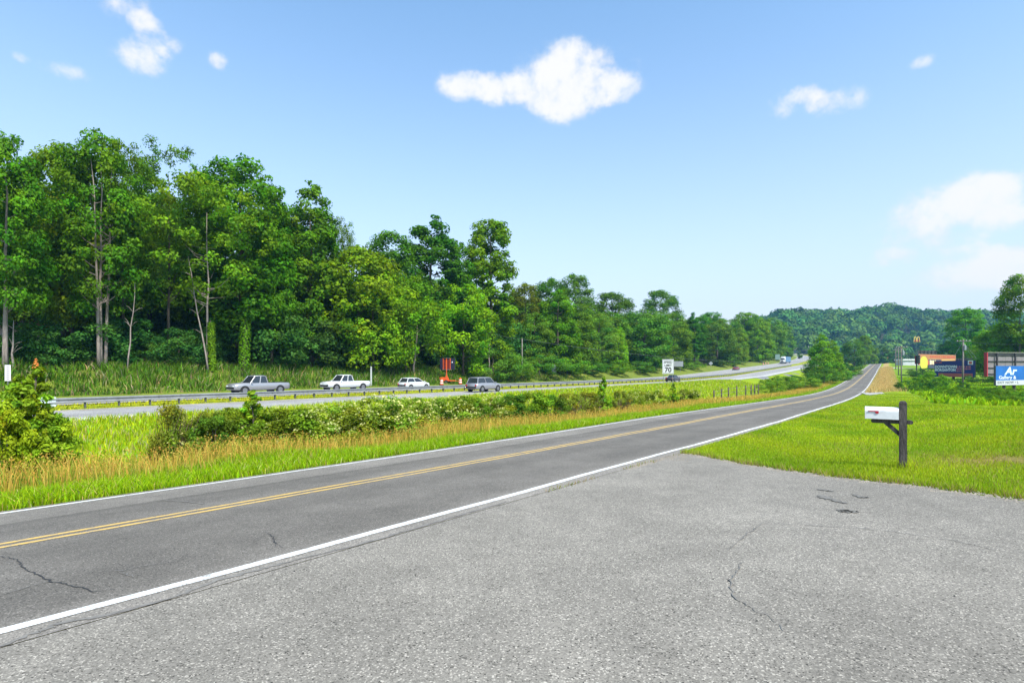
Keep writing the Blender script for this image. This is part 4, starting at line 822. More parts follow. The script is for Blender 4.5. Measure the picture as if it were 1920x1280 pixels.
MB().box(((.2 + .05) / 2, .004, (ab + zz(815, dm)) / 2), (.30, .036, .062), 0, -math.atan2(ab - zz(815, dm) + .02, .2)).build('brace', WOODP, mb_e)
bw = .082; x0, x1 = hw + .003, hw + .445
sec = [(-bw, bb), (-bw, bb + (btop - bb) * .60)] + [(-bw * math.cos(a), bb + (btop - bb) * (.60 + .40 * math.sin(a))) for a in np.linspace(.25, math.pi - .25, 8)] + [(bw, bb + (btop - bb) * .60), (bw, bb)]
MBW = mat('mailbox_white', (.70, .70, .73), .35, vary=.05, vscale=4, dirt=(.55, .55, .56))
MB().loft([[(x, y, z) for y, z in sec] for x in (x0, x1)]).build('box', MBW, mb_e)
MB().loft([[(x1 + .001, y * 1.04, bb + (z - bb) * 1.02 - .002) for y, z in sec], [(x1 + .012, y * 1.04, bb + (z - bb) * 1.02 - .002) for y, z in sec]]).build('door', MBW, mb_e)
MB().box((x1 + .02, 0, btop - .035), (.016, .03, .012)).build('latch', CHROME, mb_e)
fz = zz(770.5, dm * 1.02); FLAG = mat('flag_red', (.42, .015, .03), .5)
side = 1 if (mb_e.matrix_basis.to_3x3() @ Vector((0, 1, 0))).y < 0 else -1     # the box side facing the photographer
fl = MB().prism([(x1 - .03, fz - .006), (x1 - .03, fz + .008), (x1 - .175, fz + .008), (x1 - .175, fz - .03), (x1 - .16, fz - .036), (x1 - .135, fz - .036), (x1 - .125, fz - .006)], side * (bw + .004), side * (bw + .010)).build('flag', FLAG, mb_e)
MB().tube([(x1 - .04, side * bw * .98, fz), (x1 - .04, side * (bw + .014), fz)], .008, 8).build('pivot', CHROME, fl)

# guardrail between the carriageways
RD = np.array([math.sin(RA), math.cos(RA)]); rp0 = _rp[:2]
s_all = np.arange(-1.905, 272, 1.905)
def rail_pt(s):
    t, u = tu(*(rp0 + RD * s)); uu_ = urail(t); x, y = xy(t, uu_); return np.array([x[0], y[0], zg(t, uu_, False)[0]])
gp = np.array([rail_pt(s) for s in s_all])
gr_e = empty('guardrail', gp[1], 0, 'long galvanised steel guardrail between the two highway carriageways', 'guardrail'); O = np.array(gr_e.location)
PR = [(-.040, .39), (-.125, .42), (-.125, .47), (-.035, .54), (-.035, .58), (-.125, .65), (-.125, .70), (-.040, .73), (-.030, .73), (-.030, .39)]
nv = np.array([-math.cos(RA), math.sin(RA)])
rings = [[tuple(p - O + np.array([nv[0] * a, nv[1] * a, b])) for a, b in PR] for p in gp]
MB().loft(rings).build('beam', GALV, gr_e)
pm = MB().box((0, .055, .29), (.10, .15, .82)).box((0, -.025, .56), (.08, .012, .10)).mesh('rail_post'); pm.materials.append(mat('post_steel', (.10, .10, .10), .6, .3, vary=.25, vscale=2))
for p in gp[1:]:
    o = link('post', pm, gr_e); o.location = tuple(p - O); o.rotation_euler = (0, 0, math.pi / 2 - RA)
TERM = mat('terminal_panel', (.55, .63, .66), .5, vary=.08)
q = gp[0] - O; te_ = MB(); te_.box((0, 0, .5), (.75, .14, .62), math.pi / 2 - RA, 0, .03); o = te_.build('end_terminal', TERM, gr_e); o.location = tuple(q)

# signs
SIGNW = mat('sign_white', (.66, .66, .70), .45, vary=.03); SIGNB = mat('sign_black', (.012, .012, .014), .5); SIGNG = mat('sign_back', (.34, .36, .38), .5, .5, vary=.1); STEELP = mat('sign_post', (.20, .22, .22), .6, .4)
t, u = at_u(1253, lambda t: urail(t) + ENEAR - 2.6); sp = on(t, u)[0]; D = sp[1]; zt = H0 + (YH - 673.5) / F * D - sp[2]; wS = 20.5 / F * D; hS = 27 / F * D
sg = empty('speed_limit_sign', sp, R(-17), 'white speed limit 70 sign on two posts beyond the hedge row', 'road sign')
MB().box((0, 0, zt - hS / 2), (wS, .012, hS), 0, 0, .004).build('panel', SIGNW, sg)
bo = MB(); e_ = .035 * wS
for c, d in (((0, zt - e_ * 2), (wS * .92, e_)), ((0, zt - hS + e_ * 2), (wS * .92, e_))): bo.box((c[0], -.009, c[1]), (d[0], .004, d[1] * .6))
for sx in (-1, 1): bo.box((sx * wS * .452, -.009, zt - hS / 2), (e_ * .6, .004, hS - 4 * e_))
bo.build('border', SIGNB, sg)
text('SPEED', hS * .215, (0, -.009, zt - hS * .27), SIGNB, sg, align='CENTER', bold=.012, sx=.98); text('LIMIT', hS * .215, (0, -.009, zt - hS * .49), SIGNB, sg, align='CENTER', bold=.012, sx=.98); text('70', hS * .46, (0, -.009, zt - hS * .88), SIGNB, sg, align='CENTER', bold=.03)
for sx in (-1, 1): MB().box((sx * wS * .40, .03, (zt - .1) / 2 - .2), (.07, .05, zt + .3)).build('post', STEELP, sg)
def simple_sign(name, px, y0, y1, wpx, off, label, panel, posts=(0,), rot=-.25, diamond=False, round_=0, face=None):
    t, u = at_u(px, lambda t: urail(t) + EF2 + off); p = on(t, u)[0]; D = p[1]; k = F / D
    e = empty(name, p, rot, label, 'road sign'); zt = (YH - y0) / k + H0 - p[2]; zb = (YH - y1) / k + H0 - p[2]; w = wpx / k
    if diamond: r_ = (zt - zb) / 2; MB().prism([(0, zb), (r_, zb + r_), (0, zt), (-r_, zb + r_)], -.008, .008).build('panel', panel, e)
    else: MB().box((0, 0, (zt + zb) / 2), (w, .016, zt - zb), 0, 0, .006).build('panel', panel, e)
    for a in posts: MB().box((a * w, .03, zb / 2 + (zt - zb) * .4 - .2), (.06, .04, zb + (zt - zb) * .8 + .4)).build('post', STEELP, e)
    return e, zt, zb, w
simple_sign('road_sign', 1039, 684, 698, 8, 3.0, 'small upright grey sign back beneath the kudzu spire', SIGNG)
simple_sign('road_sign', 1272, 677, 687, 17, 3.5, 'wide grey sign back just right of the speed limit sign', SIGNG, (.2,))
simple_sign('road_sign', 1333, 677, 685, 8, 3.0, 'tilted square sign back in a diamond on the far shoulder', SIGNG, diamond=True)
simple_sign('road_sign', 1458, 664, 674, 8, 3.0, 'green-grey sign back behind the lorry', mat('sign_back_green', (.16, .24, .22), .6))
e, zt, zb, w = simple_sign('paddle_sign', 14.5, 684, 714, 10, 2.5, 'narrow white sign with rows of black marks beside the thick oak trunk', mat('sign_lilac', (.68, .64, .70), .5), (0,), .15)
for k in range(7): MB().box((0, -.011, zt - (zt - zb) * (.12 + .125 * k)), (w * .42, .004, .035)).build('print_row', SIGNB, e)
t, u = at_u(697, lambda t: urail(t) + EF2 + 2.0); p = on(t, u)[0]; e = empty('marker_post', p, 0, 'plain pale square marker post at the shoulder left of the white hatchback', 'post'); hh_ = H0 + (YH - 687) / F * p[1] - p[2]
MB().box((0, 0, hh_ / 2 - .1), (.20, .16, hh_ + .2), 0, 0, .02).build('shaft', mat('pale_concrete', (.45, .47, .46), .8, vary=.1), e); MB().box((0, -.083, hh_ - .14), (.14, .005, .16)).build('reflector', mat('reflector_grey', (.25, .27, .28), .3), e)
# portable message board on its trailer, seen from behind
t, u = at_u(839, lambda t: urail(t) + EF2 + 2.6); p = on(t, u)[0]; D = p[1]; k = D / F; vm = empty('message_board', p, R(-12), 'black portable message board on an orange trailer mast seen from behind', 'message board')
zt = H0 + (YH - 671.5) * k - p[2]; zb = H0 + (YH - 693) * k - p[2]; w = 29.5 * k
MB().box((0, .08, (zt + zb) / 2), (w, .14, zt - zb), 0, 0, .02).build('cabinet', mat('cabinet_black', (.016, .016, .04), .5), vm)
DKR = mat('cabinet_brown', (.13, .012, .01), .6)
for a, b in ((-.16, .13), (.09, .14)): MB().box((a * w, 0, (zt + zb) / 2), (b * w * 1.2, .02, (zt - zb) * .9)).build('back_panel', DKR, vm)
ORP = mat('orange_steel', (.62, .10, .02), .5, vary=.1)
for a, b in ((-.26, .035), (-.04, .075), (.21, .04)): MB().box((a * w, -.03, (zt + zb) / 2), (b * w, .05, (zt - zb) * (1.0 if b < .05 else 1.06))).build('stiffener', ORP, vm)
MB().box((0, -.03, zb + .02), (w * .62, .06, .05)).box((0, .0, zt + .03), (w * .35, .3, .04)).build('crossbar', GALV, vm)
MB().box((.34 * w, -.012, zb + (zt - zb) * .66), (.07 * w, .02, .22)).build('sticker', SIGNW, vm)
MB().tube([(-.04 * w, 0, .35), (-.04 * w, 0, zb + .1)], .07, 8).build('mast', ORP, vm)
MB().prism([(-.42, .5), (.40, .5), (.02, 1.3), (-.22, 1.3)], -.06, .06).build('mast_foot', ORP, vm)
MB().box((0, .1, .45), (2.5, 1.1, .16), 0, 0, .03).build('trailer_bed', ORP, vm); MB().box((-.85, .05, .78), (.8, .8, .5), 0, 0, .04).build('battery_box', ORP, vm)
MB().box((1.8, .1, .42), (1.3, .08, .08)).build('drawbar', ORP, vm)
for sy in (-.55, .75): wh = MB().tube([(0, sy - .09, .3), (0, sy + .09, .3)], .3, 14).build('wheel', RUBBER, vm); MB().tube([(0, sy - .1, .3), (0, sy + .1, .3)], .15, 10).build('rim', CHROME, wh)
# traffic drums
def drum(px, off, label, group=None, s=1.0):
    t, u = at_u(px, lambda t: urail(t) + EF2 + off); p = on(t, u)[0]; e = empty('traffic_drum', p, 0, label, 'traffic drum', group)
    MB().tube([(0, 0, .0), (0, 0, .09)], .36, 10).build('base', RUBBER, e)
    for i in range(5):
        z0, z1 = .09 + i * .185, .09 + (i + 1) * .185; r0, r1 = .29 - .018 * i, .29 - .018 * (i + 1); MB().tube([(0, 0, z0), (0, 0, z1)], [r0, r1 + .006], 12).build('band', ORANGE if i % 2 == 0 else SIGNW, e)
    MB().box((0, 0, 1.06), (.22, .05, .08), 0, 0, .02).build('handle', ORANGE, e)
drum(829, .6, 'orange and white drum at the left foot of the message board'); drum(863, 1.0, 'orange and white drum just right of the message board'); drum(886, .8, 'orange and white drum beside the grey estate car')
for px in (1431, 1435.5, 1440): drum(px, .6, 'small distant traffic drum on the shoulder before the lorry', 'drums before the lorry')
# fence posts with slack wire
fe_pts = []
for px, top in ((1339, 731), (1353, 728), (1366, 725.5), (1381.6, 723.5), (1398, 722), (1408.5, 721.5), (1415, 721.5), (1422, 720)):
    t, u = at_u(px, 9.6); p = on(t, u)[0]; fe_pts.append((p, H0 + (YH - top) / F * p[1]))
fe = empty('wire_fence', fe_pts[0][0], 0, 'row of dark wooden fence posts with wire in the tan grass', 'fence'); O = np.array(fe.location)
for p, z in fe_pts: q = p - O; lean = rng.uniform(-.04, .04); MB().tube([tuple(q - [0, 0, .3]), tuple(q + [lean, 0, z - p[2]])], [.10, .085], 8).build('post', WOODG if False else BARKD, fe, True)
for f in (.35, .62, .88): MB().tube([tuple(p - O + [0, -.1, (z - p[2]) * f]) for p, z in fe_pts], .008, 4).build('wire', GALV, fe)

# utility poles and wires
def upole(px, ytop, ybot, D, label, arms=1, lean=0.0, r=.14, extras=False):
    x = (px - CX) / F * D; p = np.array([x, D, float(zxy(x, D)[0])]); e = empty('utility_pole', p, -.3, label, 'utility pole'); h = H0 + (YH - ytop) / F * D - p[2]
    MB().tube([(0, 0, -.5), (lean * .5, 0, h / 2), (lean, 0, h)], [r * 1.15, r, r * .75], 8).build('pole', WOODG, e, True)
    for k in range(arms):
        z = h - .35 - k * .9; MB().box((lean, -.12, z), (2.3, .09, .11)).build('crossarm', WOODG, e)
        for a in (-1.0, -.45, .45, 1.0): MB().tube([(lean + a, -.12, z + .05), (lean + a, -.12, z + .22)], [.045, .03], 6).build('insulator', SIGNW, e)
    if extras:
        tr_e = MB().tube([(.32, -.1, h - 2.1), (.32, -.1, h - 1.2)], .22, 12).build('transformer', SIGNG, e); MB().tube([(.32, -.1, h - 1.2), (.32, -.1, h - 1.0)], .05, 6).build('bushing', SIGNW, tr_e)
        for a in (-1.4, 1.7, 2.3): MB().tube([(0, 0, h - .5), (a, .3, h - 3.6)], .02, 4).build('guy_wire', GALV, e)
    return p + [lean, 0, h - .2]
pa = upole(979, 634, 688, float(on(*at_u(979, uedge(3.5)))[0][1]), 'bare weathered pole at the shoulder right of the ivy column', 0, 0, .13)
pb = upole(1690, 648, 705, 118, 'dark utility pole with transformer at the end of the lawn scrub', 1, 0, .13, True)
pc = upole(1684.5, 652, 690, 175, 'middle utility pole of the row along the far field', 1, 0, .14); pd = upole(1679.5, 655, 688, 230, 'farthest thin utility pole of the row along the far field', 1, 0, .15)
pe = upole(1805, 636, 712, 104, 'utility pole with guy wires in front of the blue billboard', 1, .1, .16, True)
WIREM = mat('cable', (.10, .10, .11), .6, .2)
def wire(a, b, sag, label, r=.018):
    a = np.array(a); b = np.array(b); f = np.linspace(0, 1, 25); P = a + (b - a) * f[:, None]; P[:, 2] -= sag * 4 * f * (1 - f); o = MB().tube([tuple(p - a) for p in P], r, 4).build('overhead_wire', WIREM); o.location = tuple(a); tag(o, label, 'wire')
wire(pa, pd, 5., 'overhead wire sagging across the wood from the bare pole', .03); wire(W3(870, 606, 96), pa, .5, 'short overhead wire from the ivy column to the bare pole', .025)
wire(pb, pc, .6, 'wire between the transformer pole and the middle pole'); wire(pc, pd, .6, 'wire between the middle and farthest poles'); wire(pb, pe, .8, 'wire from the transformer pole to the guyed pole'); wire(pe, W3(1960, 640, 80), .6, 'wire leaving the guyed pole over the backward billboard')

# vehicles
def ring8(x, w, z0, z1, tw=.93):
    return [(x, -.86 * w, z0), (x, -w, z0 + .10), (x, -w, z0 + .62 * (z1 - z0)), (x, -tw * w, z1), (x, tw * w, z1), (x, w, z0 + .62 * (z1 - z0)), (x, w, z0 + .10), (x, .86 * w, z0)]
def oct_(x0, x1, w, z, c=.12): return [(x0, -w + c, z), (x0 + c, -w, z), (x1 - c, -w, z), (x1, -w + c, z), (x1, w - c, z), (x1 - c, w, z), (x0 + c, w, z), (x0, w - c, z)]
def car(name, label, t, u, L, Wd, paintm, body, cab, wheels, wr=.34, flip=False, bed=None, dz=0.0, group=None, lamps=True):
    p = on(t, u)[0]; h = float(head(t)); hr = math.atan2(float(urail(t + 1) - urail(t - 1)) / 2, 1.0); rz = math.pi / 2 - h + hr + (math.pi if flip else 0)
    e = empty(name, p + [0, 0, .02], rz, label, 'car' if 'pickup' not in name else 'pickup', group); w = Wd / 2
    MB().loft([ring8(x * L, w * k, a, b) for x, k, a, b in body]).build('body', paintm, e, True)
    (r0, f0, zb, wb), (r1, f1, zt, wt) = cab
    gl = MB().loft([oct_(r0 * L, f0 * L, w * wb, zb - .03), oct_(r1 * L, f1 * L, w * wt, zt - .03)]).build('windows', GLASS, e)
    MB().loft([oct_(r1 * L - .03, f1 * L + .03, w * wt + .015, zt - .06), oct_(r1 * L, f1 * L, w * wt, zt - .01), oct_(r1 * L + .12, f1 * L - .14, w * wt - .12, zt + .03)]).build('roof', paintm, e, True)
    for sy in (-1, 1):
        for fr in (0.0, .48, 1.0): MB().tube([((r0 + (f0 - r0) * fr) * L + (.05 if fr == 0 else -.05 if fr == 1 else 0), sy * (w * wb - .05 if fr != .48 else w * wb), zb - .05), ((r1 + (f1 - r1) * fr) * L, sy * (w * wt - .05 if fr != .48 else w * wt), zt - .03)], .05, 5).build('pillar', paintm, e)
    for xw in wheels:
        for sy in (-1, 1):
            o = MB().tube([(xw * L, sy * (w - .21), wr), (xw * L, sy * (w - .03), wr), (xw * L, sy * (w + .012), wr)], [wr, wr, wr * .93], 18).build('wheel', RUBBER, e); MB().tube([(xw * L, sy * (w - .05), wr), (xw * L, sy * (w + .02), wr)], wr * .62, 12).build('rim', CHROME, o)
            MB().tube([(xw * L, sy * (w - .10), wr), (xw * L, sy * (w + .004), wr)], wr * 1.17, 18).build('wheel_arch', BLACK, e)
    if lamps:
        xf, kf, zf0, zf1 = body[-1]; xr, kr, zr0, zr1 = body[0]
        for sy in (-1, 1):
            MB().box((xf * L - .03, sy * w * kf * .72, zf1 - .10), (.10, .34, .13), 0, 0, .02).build('headlight', LAMP, e); MB().box((xr * L + .03, sy * w * kr * .82, zr1 - .12), (.10, .22, .20), 0, 0, .02).build('tail_light', REDL, e)
            MB().box((cab[0][1] * L - .15, sy * (w + .08), cab[0][2] + .06), (.10, .18, .13), 0, 0, .03).build('mirror', paintm, e)
        MB().box((xf * L - .0, 0, zf0 + .12), (.10, w * 1.5, .20), 0, 0, .03).build('front_bumper', BLACK, e); MB().box((xr * L, 0, zr0 + .10), (.10, w * 1.6, .18), 0, 0, .03).build('rear_bumper', BLACK, e)
    if bed: MB().box(((bed[0] + bed[1]) / 2 * L, 0, bed[2] + .006), ((bed[1] - bed[0]) * L, w * 1.62, .012)).build('bed', BLACK, e)
    return e
SILV = mat('silver_paint', (.34, .34, .36), .35, .5, .5, vary=.03); WCAR = mat('white_car_paint', (.56, .58, .59), .25, 0, .5, vary=.03, dirt=(.42, .42, .41)); DKC = mat('charcoal_paint', (.05, .05, .055), .3, .2, .5); REDC = mat('maroon_paint', (.22, .05, .05), .35, 0, .5); GREYP = mat('grey_paint', (.27, .27, .29), .35, .4, .5)
PICK = ([(-.5, .93, .48, 1.06), (-.47, .98, .42, 1.10), (-.30, 1, .40, 1.12), (-.05, 1, .36, 1.12), (.20, 1, .36, 1.12), (.27, 1, .38, 1.14), (.44, .97, .40, 1.08), (.49, .93, .44, .98), (.5, .88, .50, .92)], ((-.10, .24, 1.10, .92), (-.06, .13, 1.86, .76)), (-.31, .33))
SUVB = ([(-.5, .90, .45, .90), (-.47, .97, .34, 1.02), (-.3, 1, .30, 1.06), (0, 1, .28, 1.05), (.2, 1, .28, 1.03), (.3, .99, .30, 1.0), (.44, .95, .32, .92), (.49, .86, .38, .80), (.5, .8, .44, .72)], ((-.46, .23, 1.03, .90), (-.40, .08, 1.68, .74)), (-.30, .32))
HATCH = ([(-.5, .88, .42, .80), (-.47, .96, .30, .92), (-.3, 1, .24, .96), (0, 1, .22, .95), (.2, 1, .22, .94), (.3, .99, .24, .90), (.44, .94, .26, .80), (.49, .85, .32, .70), (.5, .8, .38, .64)], ((-.46, .26, .94, .90), (-.36, .04, 1.46, .72)), (-.31, .32))
SEDAN = ([(-.5, .88, .42, .84), (-.47, .96, .30, .94), (-.3, 1, .24, .95), (0, 1, .22, .92), (.2, 1, .22, .92), (.3, .99, .24, .88), (.44, .94, .26, .78), (.49, .85, .32, .68), (.5, .8, .38, .62)], ((-.33, .25, .92, .90), (-.20, .05, 1.42, .72)), (-.31, .32))
farlane = lambda o: (lambda t: urail(t) + EF1 + o); nearlane = lambda o: (lambda t: urail(t) + o)
t, u = at_u(487, farlane(6.6)); car('pickup_truck', 'silver grey pickup truck passing behind the bright pointed sapling', t, u, 5.9, 2.0, SILV, PICK[0], PICK[1], PICK[2], .40, True, (-.48, -.12, 1.12))
t, u = at_u(648, farlane(6.6)); car('pickup_truck', 'white pickup truck passing left of the marker post', t, u, 5.9, 2.0, WCAR, PICK[0], PICK[1], PICK[2], .40, True, (-.48, -.12, 1.12))
t, u = at_u(776, farlane(3.0)); car('hatchback_car', 'white hatchback half hidden behind the guardrail left of the message board', t, u, 4.2, 1.78, WCAR, HATCH[0], HATCH[1], HATCH[2], .32)
t, u = at_u(908, nearlane(-4.0)); car('estate_car', 'grey estate car passing in front of the guardrail', t, u, 4.7, 1.9, SILV, SUVB[0], SUVB[1], SUVB[2], .36)
t, u = at_u(1262, nearlane(-4.0)); car('sedan_car', 'dark charcoal sedan passing behind the speed limit sign', t, u, 4.7, 1.85, DKC, SEDAN[0], SEDAN[1], SEDAN[2], .33)
t, u = at_u(1380, farlane(6.6)); car('sedan_car', 'small distant maroon car on the far carriageway before the lorry', t, u, 4.6, 1.8, REDC, SEDAN[0], SEDAN[1], SEDAN[2], .33, True)
t, u = at_u(1498, farlane(4)); car('sedan_car', 'tiny pale car following the lorry on the far carriageway', t, u, 4.6, 1.8, WCAR, SEDAN[0], SEDAN[1], SEDAN[2], .33, True)
t, u = at_u(1521, nearlane(-6.5)); car('estate_car', 'tiny grey car on the near carriageway by the lone conical maple', t, u, 4.7, 1.9, GREYP, SUVB[0], SUVB[1], SUVB[2], .36)
# articulated lorry coming towards the camera
t, u = at_u(1467, farlane(6.8)); p = on(t, u)[0]; lo = empty('lorry', p, math.pi / 2 - float(head(t)) + math.pi - .02, 'articulated lorry with white cab and blue trailer on the far carriageway', 'lorry')
MB().box((0, 0, 1.35), (2.0, 2.2, 1.3), 0, 0, .2).build('bonnet', WCAR, lo, True); MB().box((-2.1, 0, 2.1), (2.6, 2.4, 2.9), 0, 0, .18).build('cab', WCAR, lo, True); MB().box((-.775, 0, 2.65), (.06, 2.0, .9), 0, -.12).build('windscreen', GLASS, lo)
MB().box((1.02, 0, 1.35), (.06, 1.2, 1.0)).build('grille', CHROME, lo); MB().box((1.0, 0, .6), (.3, 2.4, .4), 0, 0, .06).build('bumper', CHROME, lo)
for sy in (-1, 1): MB().box((.98, sy * .9, 1.2), (.12, .34, .26), 0, 0, .03).build('headlight', LAMP, lo); MB().tube([(-3.3, sy * 1.1, 1.0), (-3.3, sy * 1.1, 4.0)], .09, 8).build('exhaust_stack', CHROME, lo); MB().box((-.7, sy * 1.4, 2.5), (.12, .22, .7), 0, 0, .04).build('mirror', WCAR, lo)
MB().box((-2.6, 0, 3.75), (1.6, 2.3, .5), 0, 0, .2).build('fairing', WCAR, lo, True)
TRB = mat('trailer_blue', (.12, .24, .42), .4, .2); MB().box((-11.2, 0, 2.55), (14.6, 2.55, 2.9), 0, 0, .05).build('trailer', TRB, lo)
for xw in (.1, -3.6, -4.9, -15.8, -17.1):
    for sy in (-1, 1): o = MB().tube([(xw, sy * .75, .52), (xw, sy * 1.22, .52)], .52, 16).build('wheel', RUBBER, lo); MB().tube([(xw, sy * 1.1, .52), (xw, sy * 1.24, .52)], .28, 10).build('rim', CHROME, o)

# billboards
def board(name, pl, Dl, pr, Dr, yt, yb, label, face, posts, back=None, pw=.22, thick=.25):
    a = W3(pl, yt, Dl); b = W3(pr, yt, Dr); mid = (a + b) / 2; g0 = float(zxy(mid[0], mid[1])[0]); w = math.hypot(b[0] - a[0], b[1] - a[1]); rz = math.atan2(b[1] - a[1], b[0] - a[0])
    zt = a[2] - g0; zb = W3(pl, yb, Dl)[2] - g0; e = empty(name, (mid[0], mid[1], g0), rz, label, 'billboard')
    MB().box((0, thick / 2 + .02, (zt + zb) / 2), (w, thick, zt - zb)).build('frame', back or mat('board_frame', (.10, .09, .09), .8), e)
    MB().box((0, 0, (zt + zb) / 2), (w - .06, .03, zt - zb - .06)).build('face', face, e)
    for f in posts: MB().tube([(f * w, thick + .25, -.6), (f * w, thick + .25, zt - .3)], pw, 8).build('post', BARKD, e)
    return e, w, zt, zb
def bars(e, x, z, rows, m, size, seed=1):
    """lines of print too small to read"""
    rd = random.Random(seed)
    for k, (wid, n) in enumerate(rows):
        cx_ = x; mb = MB(); left_ = wid
        for i in range(n):
            w_ = wid / n * rd.uniform(.55, .95); mb.box((cx_ + w_ / 2, -.022, z - k * size * 1.35), (w_, .006, size * rd.uniform(.75, 1.0))); cx_ += wid / n
        mb.build('print_line', m, e)
BLUE1 = mat('board_blue', (.012, .12, .42), .5, vary=.25, vscale=.35); NAVY = mat('board_navy', (.012, .022, .17), .5, vary=.2, vscale=.4); LGREY = mat('board_grey', (.50, .52, .54), .6, vary=.05); SALMON = mat('board_salmon', (.55, .12, .09), .6, vary=.08); LETW = mat('letter_white', (.78, .79, .80), .5); LETB = mat('letter_slate', (.05, .06, .10), .5); PALEB = mat('letter_pale_blue', (.62, .76, .84), .5)
e, w, zt, zb = board('billboard', 1867, 86, 1990, 92, 685.5, 722.5, 'bright blue gallery billboard with an exit now strip at the scrub edge', BLUE1, (-.33, -.18, .12, .33)); h_ = zt - zb; x0 = -w / 2
MB().box((0, -.02, zb + h_ * .135), (w - .06, .02, h_ * .25)).build('strip', LGREY, e)
sc_ = h_ / 37.0       # metres per photo pixel on this board
text('Ar', 20 * sc_, (x0 + 26.5 * sc_, -.03, zt - 16.6 * sc_), PALEB, e, shear=.25, bold=.05, sx=1.55); text('Gallery &', 8.6 * sc_, (x0 + 8.5 * sc_, -.03, zt - 24.8 * sc_), LETW, e, bold=.012, sx=1.5, spacing=1.05); text('EXIT NOW \u2022 L', 6.2 * sc_, (x0 + 4.5 * sc_, -.04, zt - 33.5 * sc_), LETB, e, bold=.008, sx=1.5, spacing=1.08)
e, w, zt, zb = board('billboard', 1752, 150, 1828, 138, 676.5, 706, 'navy downtown billboard with a salmon bottom strip behind the guyed pole', NAVY, (-.3, -.05, .2, .4), pw=.3); h_ = zt - zb; x0 = -w / 2; sc_ = w / 76
MB().box((w * .03, -.02, zb + h_ * .12), (w * .84, .02, h_ * .22)).build('strip', SALMON, e)
text('DOWNTOWN', 6.3 * sc_, (x0 + 1.2 * sc_, -.03, zt - 12.5 * sc_), LETW, e, bold=.05, sx=1.02); text('MORGANTON', 6.3 * sc_, (x0 + 1.2 * sc_, -.03, zt - 18.0 * sc_), LETW, e, bold=.05, sx=.97)
bars(e, x0 + 1.5 * sc_, zt - 3 * sc_, [(14 * sc_, 4)], SALMON, 2.0 * sc_, 2); bars(e, x0 + 43 * sc_, zt - 10.5 * sc_, [(26 * sc_, 6), (27 * sc_, 5), (15 * sc_, 4)], mat('letter_pink', (.55, .16, .18), .6), 2.6 * sc_, 3)
MB().box((w * .40, -.025, zt - 3.5 * sc_), (9 * sc_, .02, 7 * sc_)).build('badge', LETW, e); MB().box((w * .40, -.04, zt - 3.8 * sc_), (5.5 * sc_, .02, 4.5 * sc_)).build('badge_inset', SALMON, e)
OBF = mat('board_orange', (.40, .17, .075), .6, vary=.2, vscale=.3)
e, w, zt, zb = board('billboard', 1722.5, 172, 1792, 185, 663.5, 684, 'orange billboard with a yellow oval at its left end', OBF, (-.35, 0, .35), pw=.3); x0 = -w / 2; sc_ = w / 69.5
ov = [(x0 + 9 * sc_ + 7 * sc_ * math.cos(a), zt - 7.5 * sc_ + 5.8 * sc_ * math.sin(a)) for a in np.linspace(0, 2 * math.pi, 25)[:-1]]; ovo = MB().prism(ov, -.05, -.018).build('oval', mat('board_yellow', (.55, .50, .06), .5), e); bars(e, x0 + 4.8 * sc_, zt - 7 * sc_, [(8.5 * sc_, 4)], LETB, 2.6 * sc_, 5)
MB().box((x0 + 29 * sc_, -.02, zt - 8.5 * sc_), (23 * sc_, .02, 8 * sc_)).build('caption_box', LETB, e); bars(e, x0 + 19.5 * sc_, zt - 7.0 * sc_, [(12 * sc_, 4)], mat('letter_cream', (.75, .68, .42), .6), 4.0 * sc_, 6)
for e2 in (e,):
    o = [c for c in e2.children if c.name.startswith('print_line')][-1]; o.location.y = -.012
bars(e, x0 + 20 * sc_, zt - 2 * sc_, [(48 * sc_, 12)], mat('letter_rust', (.45, .06, .03), .6), 1.6 * sc_, 7); MB().box((0, -.02, zb + 2 * sc_), (w - .1, .02, 3.6 * sc_)).build('strip', SALMON, e); MB().box((x0 + 55 * sc_, -.02, zt - 6.5 * sc_), (26 * sc_, .02, 4.5 * sc_)).build('caption_box', mat('board_tan', (.60, .36, .12), .6), e)
# open timber back of the billboards that face the other way
BACKM = mat('plank_grey', (.20, .18, .185), .85, vary=.3, vscale=.8); BEAM = mat('beam_dark', (.05, .045, .05), .85, vary=.3); RTRIM = mat('trim_red', (.38, .03, .04), .6)
def backboard(pl, Dl, pr, Dr, yt, yb, label, n=3, trim=None):
    a = W3(pl, yt, Dl); b = W3(pr, yt, Dr); mid = (a + b) / 2; g0 = float(zxy(mid[0], mid[1])[0]); w = math.hypot(b[0] - a[0], b[1] - a[1]); rz = math.atan2(b[1] - a[1], b[0] - a[0]); zt = a[2] - g0; zb = W3(pl, yb, Dl)[2] - g0; h_ = zt - zb
    e = empty('reversed_billboard', (mid[0], mid[1], g0), rz, label, 'billboard')
    k = max(4, int(w / 1.2)); cm_ = None
    for i in range(k):
        if cm_ is None: cm_ = MB().box((0, 0, 0), (w / k - .03, .08, h_)).mesh('plank'); cm_.materials.append(BACKM)
        o = link('panel', cm_, e); o.location = (-w / 2 + (i + .5) * w / k, .3 + .02 * (i % 2), (zt + zb) / 2)
    for f in (.1, .36, .64, .9): MB().box((0, .16, zb + h_ * f), (w, .16, .14)).build('beam', BEAM, e)
    for i in range(n): MB().tube([(-w / 2 + (i + .5) * w / n, -.12, -.6), (-w / 2 + (i + .5) * w / n, -.12, zt)], .16, 8).build('post', BEAM, e)
    if trim: MB().box((-w / 2 - .06, .2, (zt + zb) / 2), (.22, .6, h_ + .1)).build('side_trim', trim, e); MB().box((0, .2, zt + .05), (w, .6, .07)).build('top_cap', mat('cap_tin', (.45, .42, .38), .6), e)
